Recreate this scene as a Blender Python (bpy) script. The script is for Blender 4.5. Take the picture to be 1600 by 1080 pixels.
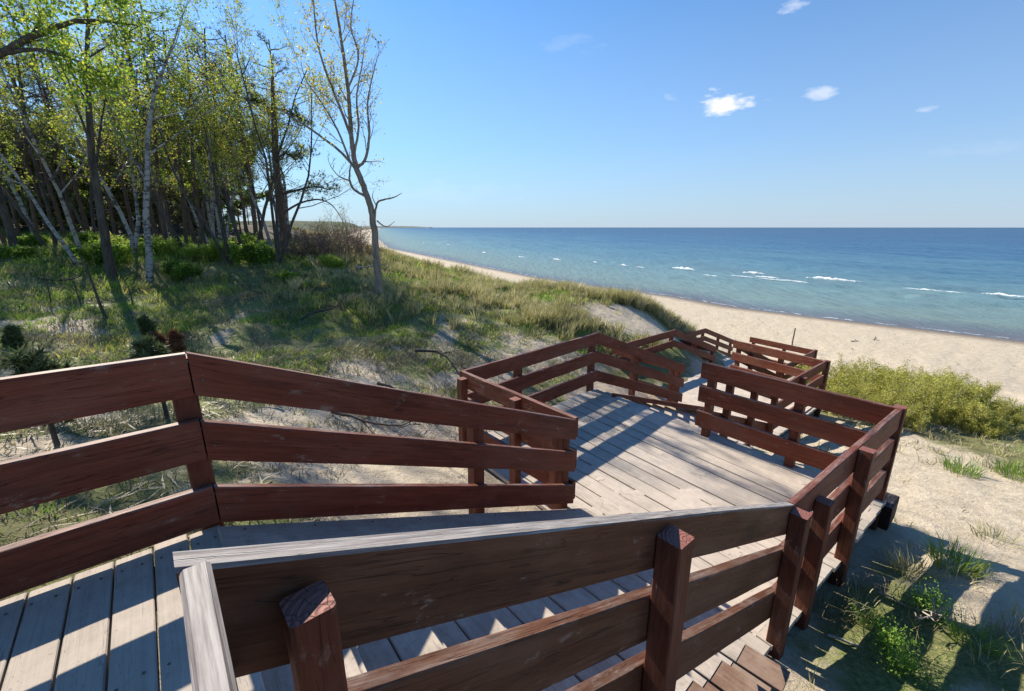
import bpy, math, random
import numpy as np
from mathutils import Vector, Matrix
R = math.radians
for o in list(bpy.data.objects): bpy.data.objects.remove(o)
sc = bpy.context.scene
COL = sc.collection
# ------------------------------------------------------------------ camera, sky, sun, exposure
FPX = 680.0; PIT = math.atan((540-355.5)/FPX); CZ = 7.0
cam = bpy.data.objects.new('camera', bpy.data.cameras.new('camera')); COL.objects.link(cam)
cam.location = (0, 0, CZ); cam.rotation_euler = (math.pi/2-PIT, 0, 0)
cam.data.sensor_width = 36; cam.data.lens = 36*FPX/1600; cam.data.clip_start = 0.02; cam.data.clip_end = 60000
sc.camera = cam
SH = Vector((1.0, -1.1, -1.0))            # shadow direction per metre of height
SUN_EL = math.atan2(1, math.hypot(SH.x, SH.y)); SUN_AZ = math.atan2(-SH.x, -SH.y)   # azimuth clockwise from +Y
sun = bpy.data.objects.new('sun', bpy.data.lights.new('sun', 'SUN')); COL.objects.link(sun)
sun.data.energy = 5.0; sun.data.angle = R(0.55); sun.data.color = (1, .92, .78)
sun.rotation_euler = SH.to_track_quat('-Z', 'Y').to_euler()
world = bpy.data.worlds.new('World'); sc.world = world; world.use_nodes = True
wn = world.node_tree.nodes; wl = world.node_tree.links; wn.clear()
wout = wn.new('ShaderNodeOutputWorld'); wbg = wn.new('ShaderNodeBackground'); wsky = wn.new('ShaderNodeTexSky')
wsky.sky_type = 'NISHITA'; wsky.sun_disc = False; wsky.sun_elevation = SUN_EL; wsky.sun_rotation = SUN_AZ
wsky.air_density = 1.0; wsky.dust_density = 0.15; wsky.ozone_density = 3.0; wsky.altitude = 0
wbg.inputs[1].default_value = 0.138
tint = wn.new('ShaderNodeMix'); tint.data_type = 'RGBA'; tint.blend_type = 'MULTIPLY'; tint.inputs[0].default_value = 1
wl.new(wsky.outputs[0], tint.inputs[6]); tint.inputs[7].default_value = (.275, .525, .695, 1)
wtc = wn.new('ShaderNodeTexCoord'); wsp = wn.new('ShaderNodeSeparateXYZ'); wl.new(wtc.outputs['Generated'], wsp.inputs[0])
wrp = wn.new('ShaderNodeValToRGB'); wl.new(wsp.outputs[2], wrp.inputs[0])
wrp.color_ramp.elements[0].color = (.85, .85, .85, 1); wrp.color_ramp.elements[1].position = .5; wrp.color_ramp.elements[1].color = (0, 0, 0, 1)
em_ = wrp.color_ramp.elements.new(.16); em_.color = (.42, .42, .42, 1)
hz = wn.new('ShaderNodeMix'); hz.data_type = 'RGBA'; wl.new(wrp.outputs[0], hz.inputs[0]); wl.new(tint.outputs[2], hz.inputs[6]); hz.inputs[7].default_value = (2.15, 2.45, 3.05, 1)
# small fair-weather clouds far away in the sky
def wmath(op, a, b=0.0):
    n = wn.new('ShaderNodeMath'); n.operation = op
    for i_, v_ in enumerate((a, b)):
        if isinstance(v_, (int, float)): n.inputs[i_].default_value = v_
        else: wl.new(v_, n.inputs[i_])
    return n.outputs[0]
wno = wn.new('ShaderNodeTexNoise'); wno.inputs['Scale'].default_value = 16; wno.inputs['Detail'].default_value = 7; wno.inputs['Roughness'].default_value = .6
wmp = wn.new('ShaderNodeMapping'); wl.new(wtc.outputs['Generated'], wmp.inputs[0]); wmp.inputs['Scale'].default_value = (1, 1, 2.6); wl.new(wmp.outputs[0], wno.inputs['Vector'])
tot = None
for (cu, cv_, ru, rv, dens) in [(1140, 162, 52, 23, 1.0), (1281, 145, 32, 13, .5), (1236, 10, 26, 14, .5), (890, 70, 60, 16, .08), (1452, 169, 18, 6, .35), (1050, 152, 14, 7, .25), (700, 300, 160, 22, .06), (1560, 230, 120, 14, .06)]:
    a_ = (cu-800)/FPX; b_ = (540-cv_)/FPX; d_ = Vector((a_, math.cos(PIT)+b_*math.sin(PIT), -math.sin(PIT)+b_*math.cos(PIT))); ln_ = d_.length; d_.normalize()
    hx = Vector((0, 0, 1)).cross(d_).normalized(); hy = d_.cross(hx)
    def wdot(v_):
        n = wn.new('ShaderNodeVectorMath'); n.operation = 'DOT_PRODUCT'; wl.new(wtc.outputs['Generated'], n.inputs[0]); n.inputs[1].default_value = v_; return n.outputs['Value']
    ex = wmath('DIVIDE', wdot(hx), ru/FPX/ln_); ey = wmath('DIVIDE', wdot(hy), rv/FPX/ln_)
    ey = wmath('ADD', ey, wmath('MULTIPLY', ex, -.28 if cu < 1200 and cv_ > 100 else 0.0))
    r2 = wmath('ADD', wmath('MULTIPLY', ex, ex), wmath('MULTIPLY', ey, ey))
    k_ = wmath('SUBTRACT', 1.0, r2); k_ = wmath('ADD', k_, wmath('MULTIPLY', wmath('SUBTRACT', wno.outputs['Fac'], .56), 5.2))
    k_ = wmath('MULTIPLY', k_, 1.1); k_ = wmath('MINIMUM', wmath('MAXIMUM', k_, 0), 1); k_ = wmath('MULTIPLY', k_, wmath('GREATER_THAN', wdot(d_), .5)); k_ = wmath('MULTIPLY', k_, dens)
    near_ = wmath('MINIMUM', wmath('MAXIMUM', wmath('SUBTRACT', 2.2, r2), 0), 1); k_ = wmath('MULTIPLY', k_, near_)
    tot = k_ if tot is None else wmath('MAXIMUM', tot, k_)
cl_ = wn.new('ShaderNodeMix'); cl_.data_type = 'RGBA'; wl.new(tot, cl_.inputs[0]); wl.new(hz.outputs[2], cl_.inputs[6]); cl_.inputs[7].default_value = (4.1, 4.2, 4.5, 1)
wl.new(cl_.outputs[2], wbg.inputs[0]); wl.new(wbg.outputs[0], wout.inputs[0])
sc.view_settings.view_transform = 'Standard'; sc.view_settings.look = 'None'
sc.view_settings.exposure = 0.90; sc.view_settings.gamma = 1; sc.view_settings.use_curve_mapping = False

# ------------------------------------------------------------------ helpers
cp, sp = math.cos(PIT), math.sin(PIT)
def ray(u, v):
    a = (u-800)/FPX; b = (540-v)/FPX
    return Vector((a, cp+b*sp, -sp+b*cp))
def at(u, v, y=None, z=None):
    d = ray(u, v)
    t = y/d.y if y is not None else (z-CZ)/d.z
    return Vector((d.x*t, d.y*t, CZ+d.z*t))
def tag(o, label=None, cat=None, group=None, kind=None):
    if label: o['label'] = label
    if cat: o['category'] = cat
    if group: o['group'] = group
    if kind: o['kind'] = kind
    return o
def empty(name, loc, label, cat, group=None):
    o = bpy.data.objects.new(name, None); o.location = loc; o.empty_display_size = .1; COL.objects.link(o)
    return tag(o, label, cat, group)
def link(name, me, parent=None, mw=None):
    """child objects get matrix mw in world space; the parent is always an unrotated empty"""
    o = bpy.data.objects.new(name, me); COL.objects.link(o)
    m = mw if mw is not None else Matrix.Identity(4)
    if parent is not None:
        o.parent = parent; m = Matrix.Translation(-Vector(parent.location)) @ m
    o.matrix_local = m
    return o
def mesh_np(name, V, F, mats=(), smooth=False, attrs=None, fmat=None):
    """F: (n,3) or (n,4) array or list of arrays"""
    me = bpy.data.meshes.new(name)
    if not isinstance(F, list): F = [F]
    F = [np.asarray(f, dtype=np.int32) for f in F if len(f)]
    V = np.asarray(V, dtype=np.float32)
    nl = sum(f.size for f in F); nf = sum(len(f) for f in F)
    me.vertices.add(len(V)); me.vertices.foreach_set('co', V.ravel())
    me.loops.add(nl); me.loops.foreach_set('vertex_index', np.concatenate([f.ravel() for f in F]))
    me.polygons.add(nf)
    sizes = np.concatenate([np.full(len(f), f.shape[1]) for f in F])
    st = np.concatenate([[0], np.cumsum(sizes)[:-1]]).astype(np.int32)
    me.polygons.foreach_set('loop_start', st)
    me.polygons.foreach_set('loop_total', sizes.astype(np.int32))
    if smooth: me.polygons.foreach_set('use_smooth', np.ones(nf, dtype=bool))
    for m in mats: me.materials.append(m)
    if fmat is not None: me.polygons.foreach_set('material_index', np.asarray(fmat, dtype=np.int32))
    me.update(calc_edges=True)
    for k, a in (attrs or {}).items():
        at_ = me.attributes.new(k, 'FLOAT', 'POINT'); at_.data.foreach_set('value', np.asarray(a, dtype=np.float32))
    return me
def _hash(ix, iy, seed):
    h = (ix.astype(np.int64)*374761393 + iy.astype(np.int64)*668265263 + seed*1442695041) & 0xffffffff
    h = ((h ^ (h >> 13))*1274126177) & 0xffffffff
    return ((h ^ (h >> 16)) & 0xffff)/65535.0
def vnoise(x, y, seed=0):
    x0 = np.floor(x); y0 = np.floor(y); fx = x-x0; fy = y-y0
    fx = fx*fx*(3-2*fx); fy = fy*fy*(3-2*fy)
    a = _hash(x0, y0, seed); b = _hash(x0+1, y0, seed); c = _hash(x0, y0+1, seed); d = _hash(x0+1, y0+1, seed)
    return (a*(1-fx)+b*fx)*(1-fy) + (c*(1-fx)+d*fx)*fy
def fbm(x, y, seed=0, octv=4):
    s = 0; a = .5; t = 0
    for i in range(octv):
        s = s+a*vnoise(x*2**i+17.3*i, y*2**i-9.1*i, seed+i); t += a; a *= .5
    return s/t
def sst(a, b, x):
    t = np.clip((x-a)/(b-a), 0, 1); return t*t*(3-2*t)

# ---- materials
class NT:
    def __init__(s, name):
        s.m = bpy.data.materials.new(name); s.m.use_nodes = True; s.n = s.m.node_tree.nodes; s.l = s.m.node_tree.links
        s.n.clear(); s.out = s.n.new('ShaderNodeOutputMaterial')
    def N(s, t, **k):
        nd = s.n.new(t)
        for a, b in k.items():
            if a.startswith('_'): setattr(nd, a[1:], b)
            else:
                key = int(a[1:]) if a[0] == 'i' and a[1:].isdigit() else a.replace('__', ' ')
                s.put(nd.inputs[key], b)
        return nd
    def put(s, sock, v):
        if isinstance(v, bpy.types.NodeSocket): s.l.new(v, sock)
        elif isinstance(v, bpy.types.Node): s.l.new(v.outputs[0], sock)
        else:
            if isinstance(v, (tuple, list)) and len(v) == 3 and sock.type == 'RGBA': v = (*v, 1)
            if isinstance(v, (int, float)) and sock.type == 'RGBA': v = (v, v, v, 1)
            sock.default_value = v
    def noise(s, vec, scale, detail=4, rough=.55, dist=0):
        n = s.N('ShaderNodeTexNoise', Scale=scale, Detail=detail, Roughness=rough, Distortion=dist)
        if vec is not None: s.l.new(vec, n.inputs['Vector'])
        return n.outputs['Fac']
    def ramp(s, fac, stops):
        n = s.N('ShaderNodeValToRGB'); s.put(n.inputs[0], fac)
        el = n.color_ramp.elements
        while len(el) < len(stops): el.new(.5)
        for e, (p, c) in zip(el, stops):
            e.position = p; e.color = (*c, 1) if not isinstance(c, (int, float)) else (c, c, c, 1)
        return n.outputs[0]
    def mix(s, f, a, b, mode='MIX'):
        n = s.N('ShaderNodeMix'); n.data_type = 'RGBA'; n.blend_type = mode
        s.put(n.inputs[0], f); s.put(n.inputs[6], a); s.put(n.inputs[7], b)
        return n.outputs[2]
    def math(s, op, a, b=0.0, c=None):
        n = s.N('ShaderNodeMath', _operation=op); s.put(n.inputs[0], a); s.put(n.inputs[1], b)
        if c is not None: s.put(n.inputs[2], c)
        return n.outputs[0]
    def attr(s, name): return s.N('ShaderNodeAttribute', _attribute_name=name).outputs['Fac']
    def coord(s, w='Object'): return s.N('ShaderNodeTexCoord').outputs[w]
    def scaled(s, vec, sc_, loc=None):
        n = s.N('ShaderNodeMapping'); s.l.new(vec, n.inputs[0]); n.inputs['Scale'].default_value = sc_
        if loc is not None: s.put(n.inputs['Location'], loc)
        return n.outputs[0]
    def bump(s, h, strength=.3, dist=.01, nrm=None):
        n = s.N('ShaderNodeBump', Strength=strength, Distance=dist); s.l.new(h, n.inputs['Height'])
        if nrm is not None: s.l.new(nrm, n.inputs['Normal'])
        return n.outputs[0]
    def finish(s, col, rough=.7, normal=None, spec=.5, **k):
        b = s.N('ShaderNodeBsdfPrincipled'); s.put(b.inputs['Base Color'], col); s.put(b.inputs['Roughness'], rough)
        s.put(b.inputs['Specular IOR Level'], spec)
        if normal is not None: s.l.new(normal, b.inputs['Normal'])
        s.l.new(b.outputs[0], s.out.inputs[0]); return s.m
    def objrand(s): return s.N('ShaderNodeObjectInfo').outputs['Random']

def leafmat(name, c0, c1, c2, trans=.45, scale=.6):
    t = NT(name)
    r = t.noise(t.coord('Object'), scale, 3); r2 = t.attr('rnd')
    f = t.math('ADD', t.math('MULTIPLY', r, .7), t.math('MULTIPLY', r2, .45))
    col = t.ramp(f, [(.3, c0), (.55, c1), (.8, c2)])
    d = t.N('ShaderNodeBsdfPrincipled'); t.l.new(col, d.inputs['Base Color']); d.inputs['Roughness'].default_value = .55
    d.inputs['Specular IOR Level'].default_value = .35
    tr = t.N('ShaderNodeBsdfTranslucent'); t.l.new(col, tr.inputs[0])
    m = t.N('ShaderNodeMixShader'); m.inputs[0].default_value = trans
    t.l.new(d.outputs[0], m.inputs[1]); t.l.new(tr.outputs[0], m.inputs[2]); t.l.new(m.outputs[0], t.out.inputs[0])
    return t.m
def stain(name, dark, light, wear, topgrey=.35, rough=.5):
    """brown wood stain over sawn boards: grain along local x, worn patches, bare greyed top edge"""
    t = NT(name); co = t.coord('Object'); rnd = t.objrand()
    off = t.N('ShaderNodeVectorMath', _operation='ADD'); t.l.new(co, off.inputs[0])
    cb = t.N('ShaderNodeCombineXYZ'); t.put(cb.inputs[0], t.math('MULTIPLY', rnd, 37)); t.put(cb.inputs[1], t.math('MULTIPLY', rnd, 11)); t.put(cb.inputs[2], t.math('MULTIPLY', rnd, 23))
    t.l.new(cb.outputs[0], off.inputs[1]); vec = off.outputs[0]
    grain = t.noise(t.scaled(vec, (2.2, 40, 40)), 1, 6, .65, .6)
    fine = t.noise(t.scaled(vec, (8, 160, 160)), 1, 3, .6)
    big = t.noise(t.scaled(vec, (1.3, 5, 5)), 1, 4, .6)
    patch = t.noise(t.scaled(vec, (6, 14, 14)), 1, 7, .72)
    base = t.mix(t.ramp(grain, [(.3, 0.0), (.7, 1.0)]), dark, light)
    base = t.mix(t.ramp(t.math('ADD', t.math('MULTIPLY', big, .7), t.math('MULTIPLY', patch, .3)), [(.47, .0), (.60, .15+.6*wear)]), base, t.mix(.45, light, (.17, .105, .07)))
    dk = t.noise(t.scaled(vec, (1.1, 3.5, 3.5), (5, 3, 1)), 1, 5, .7); base = t.mix(t.ramp(dk, [(.5, 0.0), (.68, .6)]), base, t.mix(.6, dark, (.01, .008, .007)))
    wf = t.math('MULTIPLY', t.ramp(patch, [(.60, 0.0), (.70, 1.0)]), wear)
    base = t.mix(wf, base, (.30, .22, .17))
    crack = t.ramp(t.noise(t.scaled(vec, (.9, 34, 34)), 1, 2, .5, 1.2), [(.493, 0.0), (.5, 1.0), (.507, 0.0)])
    base = t.mix(t.math('MULTIPLY', crack, .55), base, (.02, .012, .01))
    vo = t.N('ShaderNodeTexVoronoi', Scale=1.0); t.l.new(t.scaled(vec, (2.6, 9, 9)), vo.inputs['Vector'])
    knot = t.ramp(vo.outputs['Distance'], [(.0, 1.0), (.07, .8), (.13, 0.0)])
    base = t.mix(t.math('MULTIPLY', knot, .6), base, (.025, .012, .01))
    # weathered upper edge: faces that look up along the board's own z
    g = t.N('ShaderNodeNewGeometry'); sx = t.N('ShaderNodeSeparateXYZ'); t.l.new(g.outputs['Normal'], sx.inputs[0])
    up = t.ramp(sx.outputs[2], [(.45, 0.0), (.8, 1.0)])
    tg = t.ramp(t.math('ADD', t.math('MULTIPLY', grain, .5), t.math('MULTIPLY', patch, .5)), [(.55-.35*topgrey, 0.0), (.72-.35*topgrey, 1.0)])
    grey = t.mix(t.ramp(fine, [(.35, 0.0), (.65, 1.0)]), (.20, .17, .16), (.40, .36, .33))
    base = t.mix(t.math('MULTIPLY', up, t.math('MULTIPLY', tg, min(1, topgrey*1.6))), base, grey)
    h = t.math('ADD', t.math('MULTIPLY', grain, .7), t.math('MULTIPLY', fine, .35)); h = t.math('SUBTRACT', h, t.math('MULTIPLY', crack, .8))
    h = t.math('SUBTRACT', h, t.math('MULTIPLY', wf, .4))
    ro = t.math('ADD', rough-.12, t.math('MULTIPLY', patch, .35))
    return t.finish(base, ro, t.bump(h, .7, .006), .22)
def endgrain(name):
    t = NT(name); co = t.coord('Object')
    w = t.N('ShaderNodeTexWave', Scale=24, Distortion=1.0, Detail=1); w.wave_type = 'RINGS'; w.rings_direction = 'X'; t.l.new(t.scaled(co, (.01, 1, 1), (0, .035, .02)), w.inputs[0])
    v = t.N('ShaderNodeTexVoronoi', Scale=42); v.feature = 'DISTANCE_TO_EDGE'; t.l.new(t.scaled(co, (.01, 1, 1)), v.inputs['Vector'])
    cr = t.ramp(v.outputs[0], [(.0, 1.0), (.07, 0.0)])
    c = t.mix(w.outputs[0], (.21, .07, .05), (.26, .09, .065)); c = t.mix(t.math('MULTIPLY', cr, .6), c, (.05, .02, .015))
    return t.finish(c, .7, t.bump(t.math('SUBTRACT', w.outputs[0], cr), .5, .003))
def deckmat(name, dark, light, sandy):
    t = NT(name); co = t.coord('Object'); rnd = t.objrand()
    off = t.N('ShaderNodeVectorMath', _operation='ADD'); t.l.new(co, off.inputs[0])
    cb = t.N('ShaderNodeCombineXYZ'); t.put(cb.inputs[0], t.math('MULTIPLY', rnd, 51)); t.put(cb.inputs[1], t.math('MULTIPLY', rnd, 13)); t.l.new(cb.outputs[0], off.inputs[1]); vec = off.outputs[0]
    grain = t.noise(t.scaled(vec, (1.6, 38, 38)), 1, 6, .65, .5)
    big = t.noise(vec, 2.2, 5, .6); mot = t.noise(vec, 14, 5, .7)
    c = t.mix(t.ramp(grain, [(.3, 0.0), (.7, 1.0)]), dark, light)
    c = t.mix(t.math('MULTIPLY', t.ramp(rnd, [(0, 0.0), (1, 1.0)]), .35), c, dark)
    c = t.mix(t.math('MULTIPLY', t.ramp(t.math('ADD', t.math('MULTIPLY', big, .6), t.math('MULTIPLY', mot, .4)), [(.42, 0.0), (.6, 1.0)]), sandy), c, (.54, .46, .385))
    spk = t.ramp(t.noise(vec, 60, 2), [(.66, 0.0), (.72, 1.0)])
    c = t.mix(t.math('MULTIPLY', spk, .35), c, (.12, .09, .07))
    st = t.ramp(t.noise(vec, 5, 6, .7), [(.3, 1.0), (.42, 0.0)])
    c = t.mix(t.math('MULTIPLY', st, .45), c, (.17, .13, .10))
    crack = t.ramp(t.noise(t.scaled(vec, (.8, 30, 30)), 1, 2, .5, 1.0), [(.494, 0.0), (.5, 1.0), (.506, 0.0)])
    c = t.mix(t.math('MULTIPLY', crack, .5), c, (.08, .06, .05))
    return t.finish(c, .85, t.bump(t.math('ADD', grain, t.math('MULTIPLY', mot, .8)), .5, .004), .2)
def bark(name, a, b, pale=None):
    t = NT(name); co = t.coord('Object')
    n1 = t.noise(t.scaled(co, (9, 9, 2.2)), 1, 5, .7)
    c = t.mix(t.ramp(n1, [(.35, 0.0), (.65, 1.0)]), a, b)
    if pale:
        n2 = t.noise(t.scaled(co, (3.2, 3.2, 7)), 1, 5, .75)
        c = t.mix(t.ramp(n2, [(.44, 0.0), (.52, 1.0)]), c, pale)
    return t.finish(c, .85, t.bump(n1, .6, .02), .2)

M = {}
M['rail'] = stain('reddish brown wood stain', (.110, .026, .012), (.205, .054, .027), .7, .32, .55)
M['rail_near'] = stain('worn brown wood stain', (.075, .027, .012), (.150, .057, .028), 1.0, .8, .6)
M['rail_low'] = stain('brown wood stain of the lower near boards', (.075, .027, .012), (.150, .057, .028), .9, .25, .6)
M['rail_grey'] = stain('greyed bare rail wood', (.050, .021, .013), (.098, .042, .026), 1.0, 1.6, .65)
M['post'] = stain('brown post stain', (.088, .024, .011), (.17, .048, .026), .7, .1, .55)
M['end'] = endgrain('stained end grain')
M['deck'] = deckmat('weathered deck wood', (.35, .295, .245), (.50, .435, .37), .8)
M['deck_hi'] = deckmat('grey deck planks', (.33, .275, .225), (.48, .415, .35), .5)
M['tread'] = deckmat('sandy step wood', (.30, .245, .20), (.46, .395, .335), .85)
M['treadbrown'] = deckmat('brown tread ends', (.14, .075, .05), (.24, .145, .10), .25)
M['ramp'] = deckmat('pale ramp wood', (.27, .225, .19), (.38, .325, .28), .5)
M['beam'] = stain('dark beam wood', (.028, .012, .009), (.055, .024, .017), .3, .3, .7)
M['pine_bark'] = bark('pine bark', (.065, .045, .034), (.17, .11, .08))
M['dark_bark'] = bark('dark bark', (.045, .037, .030), (.125, .105, .085))
M['birch_bark'] = bark('birch bark', (.05, .045, .04), (.15, .14, .125), (.36, .345, .32))
M['grey_bark'] = bark('grey bark', (.15, .12, .09), (.36, .29, .22))
M['twig'] = bark('dry twig', (.045, .035, .028), (.13, .10, .08))
M['pale_twig'] = bark('pale driftwood', (.22, .18, .15), (.42, .37, .32))
M['brush'] = bark('reddish brush twigs', (.13, .075, .055), (.28, .18, .13))
M['leaf_spring'] = leafmat('spring leaves', (.12, .20, .03), (.26, .36, .04), (.50, .50, .06), .55)
M['leaf_green'] = leafmat('green leaves', (.07, .16, .02), (.16, .28, .03), (.32, .40, .06), .5)
M['leaf_bright'] = leafmat('undergrowth leaves', (.20, .34, .04), (.38, .52, .07), (.58, .62, .14), .55)
M['leaf_yellow'] = leafmat('yellow spring leaves', (.22, .24, .03), (.42, .38, .04), (.58, .46, .06), .5)
M['leaf_willow'] = leafmat('willow leaves', (.22, .22, .035), (.40, .39, .07), (.56, .53, .14), .45, 1.6)
M['needle'] = leafmat('pine needles', (.05, .08, .03), (.10, .14, .045), (.19, .20, .08), .25)
M['needle_brown'] = leafmat('pine candles', (.10, .04, .02), (.2, .08, .035), (.3, .14, .06), .2)
M['marram'] = leafmat('marram grass', (.20, .20, .08), (.37, .34, .14), (.58, .50, .29), .35, .8)
M['grass'] = leafmat('short grass', (.08, .18, .03), (.22, .33, .05), (.50, .44, .13), .45, .45)
M['heath'] = leafmat('grey green heath', (.10, .11, .07), (.22, .21, .12), (.42, .36, .22), .25, .5)
M['weed'] = leafmat('weed leaves', (.12, .26, .03), (.24, .42, .05), (.42, .52, .12), .5, 3)
M['litter'] = leafmat('dry litter', (.08, .055, .04), (.21, .15, .10), (.42, .34, .24), .2, 2)
# ------------------------------------------------------------------ levels and plan of the stairway
L0, L1, L2, L3, L4 = 5.40, 4.21, 3.02, 1.88, .95
LD = 5.53          # upper deck boards, a little above the foot of its posts
U = Vector((.77, .638)); U.normalize(); W = Vector((-U.y, U.x))       # U down the flights, W across them
V2 = lambda x, y: Vector((x, y))
A = V2(-1.49, 1.91); B = V2(-.474, .542); C = V2(1.826, 2.48); D = V2(.59, 3.76)
E = V2(3.855, 4.015); Fp = V2(2.56, 5.57); G = V2(-.63, 5.21); H = V2(1.485, 7.29); I1 = V2(3.83, 9.19)
C2 = V2(4.91, 7.65); E2 = V2(7.13, 9.45); F2 = V2(5.98, 11.34); G2 = V2(2.6, 10.73); H2 = V2(4.88, 12.66); I2 = V2(7.21, 14.8)
C3 = V2(8.22, 12.6); E3 = V2(10.41, 14.4); F3 = V2(9.2, 16.3); G3 = V2(6.1, 16.1); H3 = V2(8.1, 17.75); I3 = V2(10.2, 19.4); C4 = V2(11.3, 18.0)

# ------------------------------------------------------------------ terrain
coast_px = [(1600, 533), (1450, 515), (1300, 498), (1150, 480), (1050, 463), (950, 450), (850, 435), (770, 420), (700, 406), (650, 396), (610, 388)]
cw = [at(u, v, z=0) for u, v in coast_px]
cy = [p.y for p in cw]; cx = [p.x for p in cw]
cy = [-4000, cy[0]-30] + cy + [400, 900, 2500, 30000]; cx = [cx[0]+4000*.95, cx[0]+28] + cx + [-122, -280, -725, -12000]
cy = np.array(cy); cx = np.array(cx)
def shore(x, y):          # metres inland of the waterline (positive = land)
    xc = np.interp(y, cy, cx); xa = np.interp(y-1, cy, cx); xb = np.interp(y+1, cy, cx)
    s = (xb-xa)/2
    return (xc-x)/np.sqrt(1+s*s) + 1.0*(vnoise(x*.08+3, y*.08, 5)-.5)*np.clip(1-np.abs(y)/150, .2, 1)
ctl = []
def cpx(u, v, y): p = at(u, v, y=y); ctl.append((p.x, p.y, p.z))
for a in [(0, 590, 6), (0, 480, 10), (0, 405, 16), (0, 378, 23), (200, 500, 9.5), (200, 420, 15.5), (300, 440, 15), (450, 420, 17), (450, 500, 11),
          (560, 640, 5.6), (560, 560, 7.8), (650, 600, 7), (592, 455, 13), (560, 385, 26), (700, 437, 22), (800, 457, 18), (620, 413, 30), (850, 480, 14.3),
          (900, 503, 12.6), (840, 530, 10.5), (760, 500, 12), (700, 540, 10), (700, 470, 14.5), (1000, 492, 15.5), (940, 505, 13.6), (1055, 505, 17.5),
          (870, 453, 20), (950, 465, 18), (1020, 474, 17.2), (1085, 508, 18.3), (300, 388, 22), (450, 385, 25), (150, 650, 4.4), (420, 600, 6.4),
          (760, 440, 25), (500, 368, 40), (350, 372, 35), (150, 365, 35)]: cpx(*a)
ctl += [(x_*.943, y_*.943, 7-(7-z_)*.943) for x_, y_, z_ in [(-3.5, .5, 5.1), (-2.6, 2.6, 5.12), (-1.75, 2.2, 5.0), (-.6, 3.6, 4.45), (0, 4.7, 4.0), (-1.2, 5.6, 3.9), (-.2, 6.6, 3.75), (1.2, 8.4, 3.7), (1, 4.2, 3.75),
        (.8, 2.0, 4.2), (-.3, 0, 4.75), (1.6, 1.0, 4.25), (2.3, 2.2, 3.9), (3.3, 1.2, 4.2), (4.7, 4.0, 3.7), (2.6, 4.6, 3.6), (3.6, 5.8, 3.45), (3, 8.1, 3.1), (4.4, 9, 2.6),
        (4.6, 2.3, 4.05), (6.2, 4.2, 3.55), (7.6, 5.5, 3.2), (6, 7.2, 2.95), (8.7, 8.2, 2.75), (10.8, 9.8, 2.35), (7.6, 9.8, 2.5), (6, 11.2, 2.45), (12, 6, 2.55), (9, 2, 3.3),
        (13.5, 12.5, 1.8), (9.5, 12.6, 1.7), (8.3, 14.8, 1.35), (11.2, 15, 1.05), (3, 11.8, 3.3), (5.3, 14.1, 3.45), (6.3, 17.4, 2.9), (8.3, 19.2, 1.9), (11, 20.5, .62), (10.5, 23.5, .6)]]
ctl += [(16.5, 17.5, .9), (20, 11, .9), (13, 20, .7), (3, 26, 2.7), (5.5, 24, 1.2), (8, 27, .6), (0, 34, 1.2), (3, 38, .6), (-6, 40, 3.0), (-4, 50, .8), (-14, 55, 3), (-22, 60, 6.5),
        (-20, 10, 5.6), (-30, 25, 6.6), (-30, 5, 6), (-45, 45, 8), (-25, 40, 7), (-12, -3, 5.6), (-4, -6, 5.3), (3, -6, 4.3), (10, -6, 4), (20, -5, 2.2), (30, -2, .9),
        (18, 30, .52), (12, 38, .48), (24, 22, .55), (-60, 10, 7.5), (-60, 70, 9), (-35, 75, 7.5)]
ctl = np.array(ctl)
def tps_fit(P, lam=.004):
    n = len(P); X = P[:, :2]/20
    r2 = ((X[:, None]-X[None])**2).sum(-1); K = .5*r2*np.log(r2+1e-12)
    T = np.hstack([np.ones((n, 1)), X]); Am = np.zeros((n+3, n+3)); Am[:n, :n] = K+lam*np.eye(n); Am[:n, n:] = T; Am[n:, :n] = T.T
    return X, np.linalg.solve(Am, np.concatenate([P[:, 2], [0, 0, 0]]))
TX, TW = tps_fit(ctl)
def tps(x, y):
    x = np.asarray(x, float).ravel()/20; y = np.asarray(y, float).ravel()/20; out = np.zeros(len(x))
    for i in range(0, len(x), 20000):
        xs, ys = x[i:i+20000], y[i:i+20000]
        r2 = (xs[:, None]-TX[None, :, 0])**2+(ys[:, None]-TX[None, :, 1])**2
        out[i:i+20000] = (.5*r2*np.log(r2+1e-12)) @ TW[:-3] + TW[-3]+TW[-2]*xs+TW[-1]*ys
    return out
def ground(x, y, detail=True):
    shp = np.shape(x); x = np.asarray(x, float).ravel(); y = np.asarray(y, float).ravel()
    d = shore(x, y)
    far = np.where(d < 18, .55*sst(0, 14, d), .55) + 4.6*sst(17, 42, d) + 2.0*sst(40, 130, d) + 10*sst(200, 900, d)
    far = far + (fbm(x*.03, y*.03, 3)-.5)*2.5*sst(20, 60, d)
    rr = np.hypot(x, y-15)
    near = np.zeros_like(x); msk = rr < 70
    if msk.any(): near[msk] = tps(x[msk], y[msk])
    w = sst(38, 66, rr); z = near*(1-w)+far*w
    # beach: flat foreshore near the water, then below sea level
    bz = .045*np.clip(d, -60, 14)
    wb = sst(15, 7, d); z = z*(1-wb)+bz*wb
    if detail:
        land = sst(0, 4, d); near_k = sst(90, 30, rr)
        veg = cover(x, y)
        z = z + land*near_k*(((fbm(x*.35, y*.35, 11)-.5)*.55+(fbm(x*.9, y*.9, 12)-.5)*.28)*sst(12, 20, d)*sst(.2, 4, walk(x, y)) + (fbm(x*1.6, y*1.6, 21)-.5)*(.05+.16*veg*sst(-1, 2, side(x, y))) + (fbm(x*6, y*6, 31, 3)-.5)*.045)
        z = z - (.02+.03*sst(8, 14, y))*sst(.58, .72, fbm(x*2.9, y*2.9, 41, 2))*land*near_k*(1-veg)
    return z.reshape(shp)
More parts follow.
